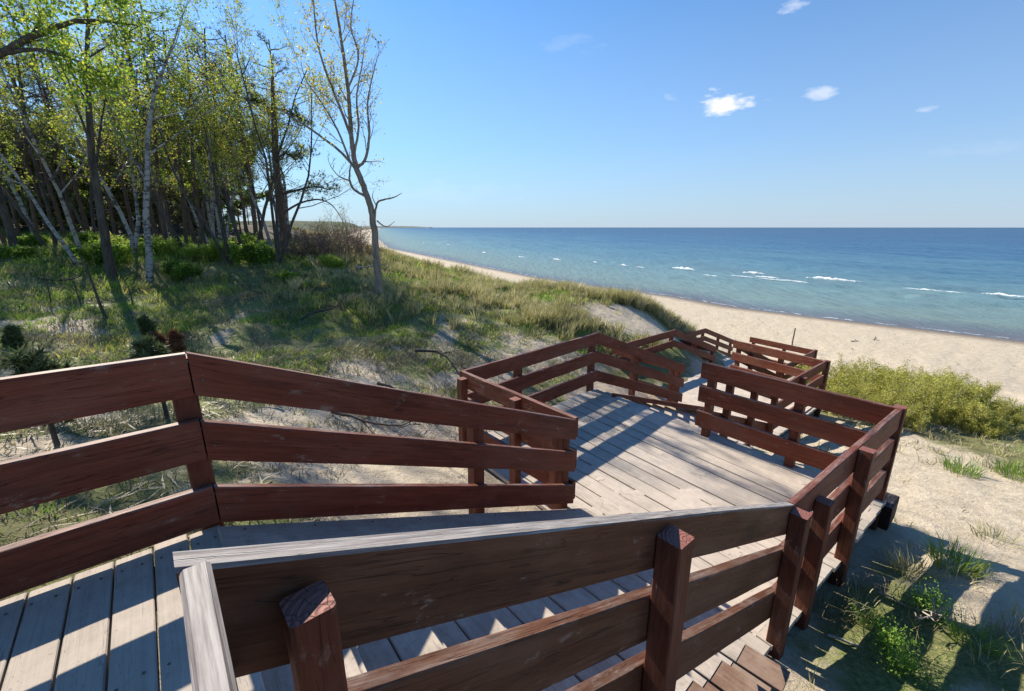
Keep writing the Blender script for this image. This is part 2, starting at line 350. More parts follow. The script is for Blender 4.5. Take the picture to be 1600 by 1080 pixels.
def walk(x, y):          # distance from the stairway, negative beneath it
    best = np.full(np.shape(x), 1e9)
    for (p, q, wd) in ((V2(-3, -.2), A.lerp(B, .5), 1.4), (A.lerp(B, .5), C.lerp(D, .5), 1.1), (C.lerp(G, .5), E.lerp(H, .5), 2.1), (Fp.lerp(H, .5), C2.lerp(I1, .5), 1.1), (C2.lerp(G2, .5), E2.lerp(H2, .5), 2.1), (F2.lerp(H2, .5), C3.lerp(I2, .5), 1.1), (C3.lerp(G3, .5), E3.lerp(H3, .5), 2.1), (F3.lerp(H3, .5), C4.lerp(I3, .5), 1.1)):
        dx, dy = q.x-p.x, q.y-p.y; t = np.clip(((x-p.x)*dx+(y-p.y)*dy)/(dx*dx+dy*dy), 0, 1)
        best = np.minimum(best, np.hypot(x-p.x-t*dx, y-p.y-t*dy)-wd)
    return best
def side(x, y):          # >0 left (forest side) of the stairway's line
    x0 = np.interp(y, [-6, -.5, 1.3, 3.4, 8, 9, 14, 15, 20, 26], [-5, -2, -.7, 1.2, 3.2, 5, 7.5, 9, 10.5, 12])
    return (x0-x)
def blob(x, y, cx_, cy_, r, e=1.0): return np.exp(-(((x-cx_*.95)/r)**2+((y-cy_*.95)/(r*e))**2))
def cover(x, y):
    """0 bare sand .. 1 closed vegetation"""
    s = side(x, y); d = shore(x, y)
    left = sst(0, 2.5, s)
    n = fbm(x*.45, y*.45, 51); n2 = fbm(x*1.7, y*1.7, 61)
    c = left*np.clip(.44+.25*sst(-2, -6, x)+sst(6, 14, y-x*.25)*.55 + (n-.5)*2.6+(n2-.5)*1.9, 0, 1)
    c = c*sst(14, 20, d)
    # dune ridge with marram
    c = np.maximum(c, sst(16, 19, d)*sst(0, 1.5, s)*sst(11.2, 13.5, y)*np.clip(.75+(n2-.5)*1.3, 0, 1))
    c = c*(1-.95*np.clip(blob(x, y, 4.7, 15.6, 2.1, .75)*1.2+blob(x, y, 3.0, 14.6, 1.3, .7)+blob(x, y, .7, 10.2, 1.6, .7)*.9+blob(x, y, -1.4, 12.4, 1.3, .6)*.8+blob(x, y, -2.2, 5.6, 1.3, .8)*.7+blob(x, y, -.8, 4.6, 1.0, .8)*.5, 0, 1))
    # right hand flank: mostly sand with a few patches
    r = np.clip(blob(x, y, 11.3, 11.2, 3.4, .75)*1.3+blob(x, y, 9.6, 7.0, 1.6, .7)*.75+blob(x, y, 12.5, 7.3, 2.5, .7)*.8+blob(x, y, 2.9, 2.2, 1.1, .8)*.75+blob(x, y, 4.4, 1.8, 1.3, .7)*.5+blob(x, y, 3.6, 3.3, .8, .6)*.5+blob(x, y, 5.2, 7.7, 1.3)*.4, 0, 1)
    r = r*np.clip(.9+(n2-.5)*2, 0, 1)+.12*sst(.6, .75, n2)
    return np.clip(np.where(s > 0, c, 0)+np.where(s <= 0, r, 0), 0, 1)*sst(10, 16, d)

nr, na = 470, 430
rad = .6*np.exp(np.linspace(0, math.log(26000/.6), nr)); rad = np.concatenate([[0.01], rad]); nr += 1
ang = np.linspace(R(-105), R(105), na)
RR, AA = np.meshgrid(rad, ang, indexing='ij')
gx = (RR*np.sin(AA)).ravel(); gy = (RR*np.cos(AA)-1.8).ravel()
gz = ground(gx, gy)
idx = np.arange(nr*na).reshape(nr, na)
quads = np.stack([idx[:-1, :-1], idx[:-1, 1:], idx[1:, 1:], idx[1:, :-1]], -1).reshape(-1, 4)[:, ::-1]
t = NT('dune sand and turf'); pos = t.N('ShaderNodeNewGeometry').outputs['Position']
cov = t.attr('cover'); wet = t.attr('wet'); forest = t.attr('forest')
n_big = t.noise(pos, .8, 5, .6); n_mid = t.noise(pos, 4, 5, .65); n_fine = t.noise(pos, 26, 6, .75); n_grit = t.noise(pos, 120, 3, .7)
sand = t.ramp(n_mid, [(.3, (.41, .34, .25)), (.5, (.50, .42, .315)), (.75, (.57, .49, .375))])
sand = t.mix(t.math('MULTIPLY', t.ramp(n_fine, [(.60, 0.0), (.70, 1.0)]), .45), sand, (.21, .155, .11))
sand = t.mix(t.math('MULTIPLY', t.ramp(n_grit, [(.55, 0.0), (.75, 1.0)]), .3), sand, (.28, .22, .17))
sand = t.mix(wet, sand, (.17, .125, .09))
turf = t.ramp(n_fine, [(.30, (.07, .08, .035)), (.46, (.15, .19, .06)), (.60, (.27, .27, .11)), (.75, (.42, .36, .22))])
turf = t.mix(t.math('MULTIPLY', t.ramp(n_big, [(.4, 0.0), (.62, 1.0)]), .55), turf, (.13, .095, .06))
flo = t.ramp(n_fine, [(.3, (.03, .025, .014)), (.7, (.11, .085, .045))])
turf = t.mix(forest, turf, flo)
cf = t.ramp(t.math('ADD', cov, t.math('MULTIPLY', t.math('SUBTRACT', t.math('ADD', t.math('MULTIPLY', n_mid, .5), t.math('MULTIPLY', n_fine, .5)), .5), 1.3)), [(.35, 0.0), (.62, 1.0)])
col = t.mix(cf, sand, turf)
hh = t.math('ADD', t.math('MULTIPLY', n_fine, 1.0), t.math('MULTIPLY', n_grit, .25)); hh = t.math('ADD', hh, t.math('MULTIPLY', n_mid, 2.6))
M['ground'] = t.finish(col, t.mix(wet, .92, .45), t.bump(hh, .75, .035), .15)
dsh = shore(gx, gy)
cov_v = cover(gx, gy); far_m = np.hypot(gx, gy-15) > 60
cov_v = np.where(far_m, sst(18, 26, dsh+6*(fbm(gx*.05, gy*.05, 71)-.5)), cov_v)
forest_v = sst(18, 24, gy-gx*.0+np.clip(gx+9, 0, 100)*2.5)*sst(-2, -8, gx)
me = mesh_np('dune_ground', np.stack([gx, gy, gz], 1), quads, [M['ground']], True,
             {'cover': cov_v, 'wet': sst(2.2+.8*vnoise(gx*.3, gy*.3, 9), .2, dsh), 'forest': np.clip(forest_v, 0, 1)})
tag(link('dune_ground', me), kind='structure')

def G_at(u, v):          # the point of the ground that lies along a line of sight
    d = ray(u, v); t = np.concatenate([np.arange(1, 40, .05), np.arange(40, 400, .5)])
    z = CZ+d.z*t; g = ground(d.x*t, d.y*t)
    k = np.argmax(z < g); k = k if z[k] < g[k] else len(t)-1
    return Vector((d.x*t[k], d.y*t[k], g[k]))
def gz1(x, y): return float(ground(np.array([x]), np.array([y]))[0])

# ------------------------------------------------------------------ sea
sr = np.concatenate([np.exp(np.linspace(math.log(14), math.log(400), 330)), np.exp(np.linspace(math.log(410), math.log(45000), 70))])
sa = np.linspace(R(-42), R(100), 420)
SR, SA = np.meshgrid(sr, sa, indexing='ij'); sx_ = (SR*np.sin(SA)).ravel(); sy_ = (SR*np.cos(SA)).ravel()
ds = -shore(sx_, sy_)
wv = (np.sin((ds+4*fbm(sx_*.05, sy_*.05, 7))*1.1)*.5+.5)**2*.05*sst(0, 3, ds)*sst(20, 9, ds)
wv2 = (fbm(ds*.45+3*fbm(sx_*.03, sy_*.03, 13), (sy_-sx_)*.07, 15)-.5)*.6*sst(2, 25, ds)*sst(420, 200, SR.ravel())
wv3 = (fbm(sx_*.5, sy_*.5, 17)-.5)*.16*sst(0, 5, ds)*sst(300, 100, SR.ravel())
idx = np.arange(len(sr)*len(sa)).reshape(len(sr), len(sa))
q = np.stack([idx[:-1, :-1], idx[:-1, 1:], idx[1:, 1:], idx[1:, :-1]], -1).reshape(-1, 4)[:, ::-1]
q = q[(ds[q].max(1) > -5)]
t = NT('sea water'); pos = t.N('ShaderNodeNewGeometry').outputs['Position']; dd = t.attr('off')
swirl = t.noise(t.scaled(pos, (.016, .010, .01)), 1, 5, .6)
dl = t.math('ADD', dd, t.math('MULTIPLY', t.math('SUBTRACT', swirl, .5), t.math('ADD', 14, t.math('MULTIPLY', dd, .9))))
lg = t.math('DIVIDE', t.math('LOGARITHM', t.math('MAXIMUM', t.math('ADD', dl, 1), 1), 10.0), 4.0)
colr = t.ramp(lg, [(.0, (.15, .12, .11)), (.10, (.15, .15, .145)), (.20, (.21, .265, .205)), (.32, (.18, .27, .25)), (.42, (.10, .205, .26)), (.52, (.035, .12, .235)), (.62, (.012, .072, .19)), (.78, (.010, .06, .165)), (1, (.008, .045, .135))])
rot = t.N('ShaderNodeMapping'); t.l.new(pos, rot.inputs[0]); rot.inputs['Rotation'].default_value = (0, 0, R(-35)); rot.inputs['Scale'].default_value = (1, .22, 1)
w1 = t.noise(rot.outputs[0], 1.1, 6, .62); w2 = t.noise(pos, 4.5, 4, .6)
hh = t.math('ADD', t.math('MULTIPLY', w1, 1.0), t.math('MULTIPLY', w2, .22))
streak = t.ramp(t.math('ADD', t.math('MULTIPLY', w1, .5), t.math('MULTIPLY', t.noise(t.scaled(rot.outputs[0], (.12, .06, .1)), 1, 6, .7), .5)), [(.42, 0.0), (.6, 1.0)])
colr = t.mix(t.math('MULTIPLY', streak, .6), t.mix(.28, colr, (.01, .035, .07)), t.mix(.4, colr, (.14, .30, .32)))
nb = t.bump(hh, .75, .35); df = t.N('ShaderNodeBsdfDiffuse'); t.put(df.inputs[0], colr); t.l.new(nb, df.inputs['Normal'])
gl = t.N('ShaderNodeBsdfGlossy'); gl.inputs['Roughness'].default_value = .22; t.l.new(nb, gl.inputs['Normal']); gl.inputs[0].default_value = (.9, .9, .9, 1)
fr = t.N('ShaderNodeFresnel', IOR=1.28); t.l.new(nb, fr.inputs['Normal']); ms = t.N('ShaderNodeMixShader'); t.put(ms.inputs[0], t.math('MINIMUM', fr.outputs[0], .24))
t.l.new(df.outputs[0], ms.inputs[1]); t.l.new(gl.outputs[0], ms.inputs[2]); t.l.new(ms.outputs[0], t.out.inputs[0]); M['sea'] = t.m
me = mesh_np('sea', np.stack([sx_, sy_, wv+wv2+wv3+.012], 1), q, [M['sea']], True, {'off': np.clip(ds, 0, 1e5)})
tag(link('sea', me), kind='structure')
# foam: breaking crests, each a low ridge of broken white water, and the lace at the water's edge
t = NT('sea foam'); pos = t.N('ShaderNodeNewGeometry').outputs['Position']; n = t.noise(pos, 2.2, 6, .75); ed = t.attr('edge')
d_ = t.N('ShaderNodeBsdfPrincipled'); d_.inputs['Base Color'].default_value = (.72, .76, .77, 1); d_.inputs['Roughness'].default_value = .8
tr_ = t.N('ShaderNodeBsdfTransparent'); ms = t.N('ShaderNodeMixShader'); t.put(ms.inputs[0], t.ramp(t.math('ADD', n, t.math('MULTIPLY', ed, .42)), [(.58, 0.0), (.86, .95)]))
t.l.new(tr_.outputs[0], ms.inputs[1]); t.l.new(d_.outputs[0], ms.inputs[2]); t.l.new(ms.outputs[0], t.out.inputs[0]); M['foam'] = t.m
rng = np.random.default_rng(5)
fv, ff, fe = [], [], []
def foam_patch(px, pz, length, width, h, seed):
    """a crest lying along the shore, lumpy, thinning out at both ends"""
    p = at(px, pz, z=.1); s = (np.interp(p.y+1, cy, cx)-np.interp(p.y-1, cy, cx))/2
    tdir = Vector((s, 1)).normalized(); nd = Vector((tdir.y, -tdir.x))
    r_ = np.random.default_rng(seed); n_ = max(8, int(length/.35)); base = len(fv); m = 5
    for i in range(n_+1):
        f = i/n_; e = math.sin(math.pi*f)**.5; w_ = width*e*(.35+.9*vnoise(np.array([i*.6]), np.array([seed*3.1]), 3)[0])
        o_ = .7*(vnoise(np.array([i*.11]), np.array([seed*7.7]), 4)[0]-.5)*width*2
        for j in range(m):
            g = j/(m-1)-.5; c = Vector((p.x, p.y))+tdir*((f-.5)*length)+nd*(o_+g*w_*2)
            fv.append((c.x, c.y, .10+(h*e*(1-abs(2*g))*(.5+r_.random())))); fe.append(e*(1-abs(2*g))*1.0)
    for i in range(n_):
        for j in range(m-1):
            ff.append((base+i*m+j, base+i*m+j+1, base+(i+1)*m+j+1, base+(i+1)*m+j))
for i, a in enumerate([(1300, 438, 7, .6, .3), (1200, 434, 4.2, .30, .15), (1178, 428, 4.2, .45, .28), (1069, 421, 5.6, .45, .28), (1250, 441, 3, .2, .1), (975, 415, 3.4, .16, .2), (1440, 453, 4, .2, .13), (1575, 463, 4.5, .35, .2), (870, 406, 3.4, .14, .18), (756, 395, 4, .2, .2),
                       (1215, 437, 6, .9, .08), (1160, 432, 5, .5, .06), (1490, 457, 3, .15, .08), (1110, 431, 3, .12, .08), (815, 402, 4, .14, .15), (700, 383, 7, .22, .2), (662, 380, 5, .2, .2), (1000, 418, 3, .15, .1), (930, 410, 2.4, .25, .12)]): foam_patch(*a, i+1)
r_ = np.random.default_rng(8)
for yy in np.arange(18, 130, .8):
    if r_.random() < .62:
        xx = np.interp(yy, cy, cx); u0 = 0
        o = float(shore(np.array([xx]), np.array([yy]))[0]); xx += o*1.2
        s = (np.interp(yy+1, cy, cx)-np.interp(yy-1, cy, cx))/2; td = Vector((s, 1)).normalized(); nd = Vector((td.y, -td.x))
        b0 = len(fv); n_ = 9; wd = .06+.12*r_.random(); L_ = .7+.8*r_.random()
        for i in range(n_+1):
            f = i/n_; c = Vector((xx, yy))+td*((f-.5)*L_*1.4)+nd*(.12*math.sin(i*.9+yy*2)+.1); e = math.sin(math.pi*f)
            for g in (-1, 0, 1): fv.append((*(c+nd*g*wd*e), .05+(.02 if g == 0 else -.012))); fe.append(e*.75*(g == 0))
        for i in range(n_):
            for j in range(2): ff.append((b0+i*3+j, b0+i*3+j+1, b0+(i+1)*3+j+1, b0+(i+1)*3+j))
tag(link('sea_foam', mesh_np('sea_foam', fv, np.array(ff), [M['foam']], True, {'edge': fe})), kind='stuff')
# far headland
t = NT('distant wooded cliff'); n = t.noise(t.coord('Object'), .02, 5, .7)
M['far'] = t.finish(t.ramp(n, [(.35, (.05, .07, .06)), (.6, (.12, .15, .12))]), .95)
hv, hf = [], []
n_ = 90
for i in range(n_+1):
    f = i/n_; u_ = 560+112*f; p = at(u_, 356, y=9000); h_ = 6+28*math.sin(math.pi*min(1, (1-f)*3)*.5)*(1-.25*f)+6*vnoise(np.array([i*.3]), np.array([.5]), 2)[0]
    for k, (dy, zz) in enumerate([(-160, -2), (-60, h_*.8), (0, h_), (200, h_*.95), (500, -2)]): hv.append((p.x, p.y+dy, zz))
for i in range(n_):
    for k in range(4): hf.append((i*5+k, i*5+5+k, i*5+6+k, i*5+1+k))
tag(link('headland', mesh_np('headland', hv, np.array(hf), [M['far']], True)), kind='structure')
hv, hf = [], []; rg_ = np.random.default_rng(3); ys = 95*np.exp(np.linspace(0, math.log(22), 150))
for i, y_ in enumerate(ys):
    x_ = np.interp(y_, cy, cx)-16-.035*y_; hb = (4.2+.0115*y_)*(.8+.4*vnoise(np.array([i*.5]), np.array([1.5]), 6)[0])+rg_.uniform(-.35, .35)*(1+y_*.004)
    for k, (dx, zz) in enumerate([(2, .2), (-3, hb*.55), (-9, hb*.9), (-22, hb*1.05), (-60, hb*1.15), (-130, 0)]): hv.append((x_+dx*(1+y_/500), y_+rg_.uniform(-1, 1), zz+(rg_.uniform(-.35, .35)*(1+y_*.003) if 0 < k < 5 else 0)))
for i in range(len(ys)-1):
    for k in range(5): hf.append((i*6+k, i*6+6+k, i*6+7+k, i*6+1+k))
t = NT('distant wood'); n = t.noise(t.coord('Object'), .25, 6, .75)
M['farwood'] = t.finish(t.ramp(n, [(.35, (.03, .045, .03)), (.6, (.10, .12, .07))]), .95, t.bump(n, 1, 2.0), .1)
tag(link('wooded_bluff', mesh_np('wooded_bluff', hv, np.array(hf), [M['farwood']], False)), kind='structure')
# ------------------------------------------------------------------ timber pieces
trng = random.Random(77)
def bar_mesh(name, L, wy, hz, mat, ch=.005, seg=.35, jit=.0015, endmat=None, skew0=0.0, skew1=0.0, sag=0.0):
    """sawn timber along local x, chamfered, slightly uneven; skews shear the two cut ends"""
    n = max(1, int(L/seg)); a, b = wy/2, hz/2; c = min(ch, a*.4, b*.4)
    prof = [(-a+c, -b), (a-c, -b), (a, -b+c), (a, b-c), (a-c, b), (-a+c, b), (-a, b-c), (-a, -b+c)]
    V, F, fm = [], [], []
    for i in range(n+1):
        f = i/n; x = L*f
        for (y, z) in prof:
            j = jit if 0 < i < n else 0
            V.append((x+(skew0*z if i == 0 else 0)+(skew1*z if i == n else 0), y+trng.uniform(-j, j), z+trng.uniform(-j, j)-sag*math.sin(math.pi*f)))
    for i in range(n):
        for k in range(8):
            k2 = (k+1) % 8; F.append((i*8+k, i*8+k2, i*8+8+k2, i*8+8+k))
    me = bpy.data.meshes.new(name)
    F2 = [tuple(reversed(f)) for f in F]+[tuple(range(8)), tuple(reversed(range(n*8, n*8+8)))]
    me.from_pydata(V, [], F2); me.materials.append(mat); me.materials.append(endmat or mat)
    me.polygons[-1].material_index = 1; me.polygons[-2].material_index = 1
    me.update(); return me
def frame(p, q, roll=0.0):
    """matrix at p with x towards q and z as near to up as it gets"""
    x = (q-p).normalized(); y = Vector((0, 0, 1)).cross(x).normalized(); z = x.cross(y)
    m = Matrix((x, y, z)).transposed().to_4x4(); m = Matrix.Translation(p) @ m
    return m @ Matrix.Rotation(roll, 4, 'X')
def heads(parent, spots, nrm, r=.0065, name='screw_heads'):
    V, F = [], []
    a = nrm.orthogonal().normalized(); b = nrm.cross(a)
    for p in spots:
        k = len(V)
        for h_, rr in ((0, r), (.003, r*.8)):
            for j in range(6): V.append(tuple(p+nrm*h_+(a*math.cos(j*1.047)+b*math.sin(j*1.047))*rr))
        F += [(k+j, k+(j+1) % 6, k+6+(j+1) % 6, k+6+j) for j in range(6)]
        F.append(tuple(range(k+6, k+12)))
    me = bpy.data.meshes.new(name); me.from_pydata(V, [], F); me.materials.append(M['steel']); me.update()
    return tag(link(name, me, parent), kind='stuff')
t = NT('rusty steel'); n = t.noise(t.coord('Object'), 60, 3); M['steel'] = t.finish(t.ramp(n, [(.4, (.05, .035, .03)), (.7, (.16, .12, .10))]), .55, None, .5, )
def post(parent, x, y, z0, z1, size=.098, rot=None, mat='post', name='post', tilt=0):
    me = bar_mesh(name, z1-z0, size, size, M[mat], .006, .5, .001, M['end'])
    th = rot if rot is not None else math.atan2(U.y, U.x)
    m = Matrix.Translation((x, y, z0)) @ Matrix.Rotation(th, 4, 'Z') @ Matrix.Rotation(trng.uniform(-.012, .012)+tilt, 4, 'Y') @ Matrix.Rotation(-math.pi/2, 4, 'Y')
    o = link(name, me, parent, m); return o
def railing(label, pts, boards, posts, bh=.205, th=.048, mats='rail', group=None, capmat=None):
    """pts [(xy, floor z)], boards: heights of the board tops above the floor; posts: (segment, fraction, side(+1 left of travel), top offset, z bottom)"""
    root = empty('timber_railing', (*pts[0][0], pts[0][1]), label, 'railing', group)
    for k in range(len(pts)-1):
        (p, zp), (q, zq) = pts[k], pts[k+1]
        for bi, hb in enumerate(boards):
            a = Vector((*p, zp+hb-bh/2)); b = Vector((*q, zq+hb-bh/2)); L = (b-a).length
            sl = (b.z-a.z)/(q-p).length; cs = 1/math.sqrt(1+sl*sl); dz = trng.uniform(-.006, .006)
            # mitre the ends in plan by letting alternate boards run past the corner by their thickness
            e0 = th/2-.002 if (k > 0 and k % 2 == 1) else (.0 if k == 0 else -th/2-.002)
            e1 = th/2-.002 if (k < len(pts)-2 and k % 2 == 1) else (.0 if k == len(pts)-2 else -th/2-.002)
            d = (b-a).normalized()
            if k > 0:
                v0 = (pts[k][0]-pts[k-1][0]).normalized(); v1 = (q-p).normalized()
                if abs(v0.dot(v1)) > .8: e0 = -.003
            if k < len(pts)-2:
                v0 = (q-p).normalized(); v1 = (pts[k+2][0]-q).normalized()
                if abs(v0.dot(v1)) > .8: e1 = -.003
            a2 = a-d*e0+Vector((0, 0, dz)); b2 = b+d*e1+Vector((0, 0, dz))
            mt = mats if isinstance(mats, str) else mats[k]
            if mt == 'rail_near' and bi: mt = 'rail_low'
            me = bar_mesh('rail_board', (b2-a2).length, th if mt != 'rail_grey' else .038, bh*cs, M[mt], .006, .4, .002, None, sl*0+sl, sl, trng.uniform(-.004, .006))
            link('rail_board', me, root, frame(a2, b2))
    for (k, f, s, top, zb) in posts:
        (p, zp), (q, zq) = pts[k], pts[k+1]; x = p.lerp(q, f); d = (q-p).normalized(); nrm = Vector((-d.y, d.x))
        zt = zp+(zq-zp)*f; c = x+nrm*s*(th/2+.051)
        nn = Vector((*(-nrm*s), 0)); face = Vector((*(x-nrm*s*(th/2+.0005)), 0)); sp = []
        if math.hypot(x.x, x.y) < 6.5:
            dd = Vector((*d, 0)); fo = .05 if f < .04 else (-.05 if f > .97 else 0)
            for hb in boards:
                for o1, o2 in ((-.022, -.25), (.022, -.74)): sp.append(face+dd*(fo+o1)+Vector((0, 0, zt+hb+bh*o2)))
            heads(root, sp, nn)
        z0 = zt+zb if (zb is not None and zb < 0) else gz1(c.x, c.y)-.25
        post(root, c.x, c.y, z0, zt+boards[0]+top, zb if (zb or 0) > 0 else .098, rot=math.atan2(d.y, d.x))
    return root
# ---- upper deck
def deck(label, root_loc, quadpts, z, width, mat, thick=.045, over=(.0, .0), group=None, skip=()):
    """planks laid from edge p0-p1 across to edge q0-q1"""
    p0, p1, q0, q1 = quadpts
    root = empty('timber_deck', (*root_loc, z-.2), label, 'deck', group)
    n = max(1, round((p1-p0).length/width))
    for i in range(n):
        if i in skip: continue
        f = (i+.5)/n; a = p0.lerp(p1, f); b = q0.lerp(q1, f); d = (b-a).normalized()
        a = a-d*(over[0]+trng.uniform(-.012, .012)); b = b+d*(over[1]+trng.uniform(-.015, .015))
        w = min((p1-p0).length, (q1-q0).length)/n-(trng.uniform(.004, .009) if mat != 'deck' else trng.choice([.006, .009, .016, .020]))
        me = bar_mesh('plank', (b-a).length, w, thick, M[mat], .004, .6, .0012)
        zz = z-thick/2+trng.uniform(-.003, .003)
        o = link('plank', me, root, frame(Vector((*a, zz)), Vector((*b, zz)), trng.uniform(-.004, .004)))
    return root
def beam(root, a, b, w, h, name='beam', mat='beam'):
    return link(name, bar_mesh(name, (b-a).length, w, h, M[mat], .008, .7, .002), root, frame(a, b))
An, Bn = A, B
pA = A - U*2.6 + W*.03; pB = B - U*2.6
r = deck('Upper wooden deck of pale sandy planks striped with railing shadows, bottom left', tuple(A), (A-U*3.0-W*3.6, A-W*3.6+U*.0, A-U*3.0+W*.02, A+W*.02), LD, .138, 'deck_hi')
nails = []
for i in range(24):
    for o_ in (.035, .105):
        for wv_ in (-.10, -.75): nails.append(Vector((*(A-U*(.138*i+o_)+W*(wv_+trng.uniform(-.01, .01))), LD+.0035)))
heads(r, nails, Vector((0, 0, 1)), .0055, 'nail_heads')
beam(r, Vector((*(A-U*3-W*.1), LD-.145)), Vector((*(A+U*.0-W*.1), LD-.145)), .08, .19)
beam(r, Vector((*(A-U*3-W*1.5), LD-.145)), Vector((*(B+U*.0), LD-.145)), .08, .19)
# ---- landings
def landing(label, c, e, g, h, z, group, width=.2, skip=()):
    r = deck(label, tuple(c), (c-U*.30, e+U*.10, g-U*.06, h+U*.10), z, width, 'deck', over=(.07, .05), group=group)
    for f in (.06, .5, .94):
        a = c.lerp(g, f); b = e.lerp(h, f)
        beam(r, Vector((*(a-U*.1), z-.045-.115)), Vector((*(b+U*(.34 if f < .1 else .12)), z-.16)), .14 if f < .1 else .08, .22)
    for f in (.08, .92):
        for g_ in (.05, .95):
            x = c.lerp(g, f).lerp(e.lerp(h, f), g_)
            link('foundation_post', bar_mesh('foundation_post', z-.27-gz1(x.x, x.y)+.4, .14, .14, M['beam']), r, Matrix.Translation((x.x, x.y, gz1(x.x, x.y)-.4)) @ Matrix.Rotation(-math.pi/2, 4, 'Y'))
    return r
GL = 'landings of the stairway'
rl1 = landing('First and largest landing of pale sandy planks, crossed by railing shadows', C, E, G, H, L1, GL)
# heavy beam end sticking out beyond the far right corner
beam(rl1, Vector((*(E-W*.075+U*.06), L1-.19)), Vector((*(E-W*.075+U*.40), L1-.19)), .12, .27, 'beam_end')
landing('Second landing, smaller and lower, seen past the first landing railings', C2, E2, G2, H2, L2, GL)
landing('Third and lowest landing, near the foot of the dune by the beach', C3, E3, G3, H3, L3, GL)
# ---- flights
def flight(label, l0, r0, l1, r1, z0, z1, n, over=(.0, .0), ramp=True, group='flights of wooden steps', mat='tread', ends=False):
    """l: left side (top, bottom), r: right side"""
    root = empty('stair_flight', (*l0, z1), label, 'steps', group)
    dz = (z0-z1)/n
    for i in range(1, n):
        z = z0-dz*i
        for half in (0, 1):
            f0 = (i-1+half*.5)/n; f1 = (i-1+half*.5+.5)/n; fm = (f0+f1)/2
            a = r0.lerp(r1, fm); b = l0.lerp(l1, fm); d = (b-a).normalized()
            if not ends: a = a-d*(over[0]+trng.uniform(-.03, .03))
            b = b+d*over[1]
            w = ((l1-l0).length+(r1-r0).length)/2/n/2-.008
            me = bar_mesh('tread', (b-a).length, w, .04, M[mat], .005, .7, .001)
            zz = z-.02+trng.uniform(-.002, .002)
            link('tread', me, root, frame(Vector((*a, zz)), Vector((*b, zz))))
            if ends:
                a3 = a-d*(over[0]+trng.uniform(-.03, .03)); b3 = a-d*.004
                link('tread_end', bar_mesh('tread_end', (b3-a3).length, w, .04, M['treadbrown'], .004, .7, .001), root, frame(Vector((*a3, zz-.004)), Vector((*b3, zz-.004))))
        fm = (i-.0)/n-.002
        a = r0.lerp(r1, (i-1)/n+.012/((r1-r0).length)); b = l0.lerp(l1, (i-1)/n+.012/((l1-l0).length))
        me = bar_mesh('riser', (b-a).length, .02, dz-.045, M[mat], .002, 1.2, .0006)
        link('riser', me, root, frame(Vector((*a, z+(dz-.04)/2-.001)), Vector((*b, z+(dz-.04)/2-.001))))
    for (s0, s1, o_) in ((l0, l1, -.03), (r0, r1, .03), (r0.lerp(l0, .5), r1.lerp(l1, .5), 0)):
        a = Vector((*s0, z0-.26-dz)); b = Vector((*s1, z1-.26)); beam(root, a, b, .06, .22, 'stringer')
    if ramp:
        c0 = (r0-l0).normalized(); c1 = (r1-l1).normalized()
        dn = (l1-l0).normalized(); sl = (z1-z0)/(l1-l0).length
        a = Vector((*(l0+c0*.22), z0+.008)); b = Vector((*(l1+c1*.22+dn*.20), z1+.02)); 
        link('ramp_board', bar_mesh('ramp_board', (b-a).length, .36, .03, M['ramp'], .003, .7, .001), root, frame(a, b))
        up_ = (b-a).cross(Vector((*c0, 0))).normalized(); up_ = up_ if up_.z > 0 else -up_
        heads(root, [a.lerp(b, k_/9+.03)+Vector((*c0, 0))*o_+up_*.0155 for k_ in range(9) for o_ in (-.13, .02, .13)], up_, .007, 'nail_heads')
        a = Vector((*(l0+c0*.435), z0+.03)); b = Vector((*(l1+c1*.435+dn*.42), z1+.02))
        link('ramp_kerb', bar_mesh('ramp_kerb', (b-a).length, .045, .085, M['rail'], .005, .7, .001), root, frame(a, b))
    return root
flight('Upper flight of sandy steps behind the nearest railing, with ramp on its left', A, B, D-U*.05, C, LD, L1, 8, over=(.24, .02), ends=True)
flight('Second flight of sandy steps going down between the first and second landings', H, Fp, I1, C2, L1, L2, 7, over=(.12, .02))
flight('Third flight of steps going down from the second landing to the third', H2, F2, I2, C3, L2, L3, 7, over=(.1, .02))
flight('Lowest flight of steps ending on the beach sand', H3, F3, I3, C4, L3, L4, 6, over=(.08, .02), ramp=False)

# ---- railings
RB = [1.05, .715, .365]; NB = [1.05, .715, .365]
P1, N1 = 1, -1
K = A-U*3.2
railing('Reddish railing at left, level along the upper deck then sloping beside the steps', [(K, L0), (A, L0), (D, L1)], RB,
        [(0, .30, 1, -.30, None), (1, -.012, 1, -.05, None), (1, .60, 1, -.08, None), (1, .975, 1, -.10, None)])
near = railing('Nearest brown railing with worn top edge, down the steps and round the landing',
        [(B-W*1.5, L0+.08), (B, L0+.08), (C, L1), (E, L1), (Fp, L1)], NB,
        [(1, .046, -1, -.052, .07), (1, .445, -1, -.045, None), (1, .985, -1, -.03, None),
         (2, .17, -1, -.12, None), (2, .50, -1, .0, None), (3, .0, -1, .0, None), (3, .42, -1, -.10, None), (3, .94, -1, -.12, None)], bh=.222, th=.052, mats=['rail_grey', 'rail_near', 'rail', 'rail'])
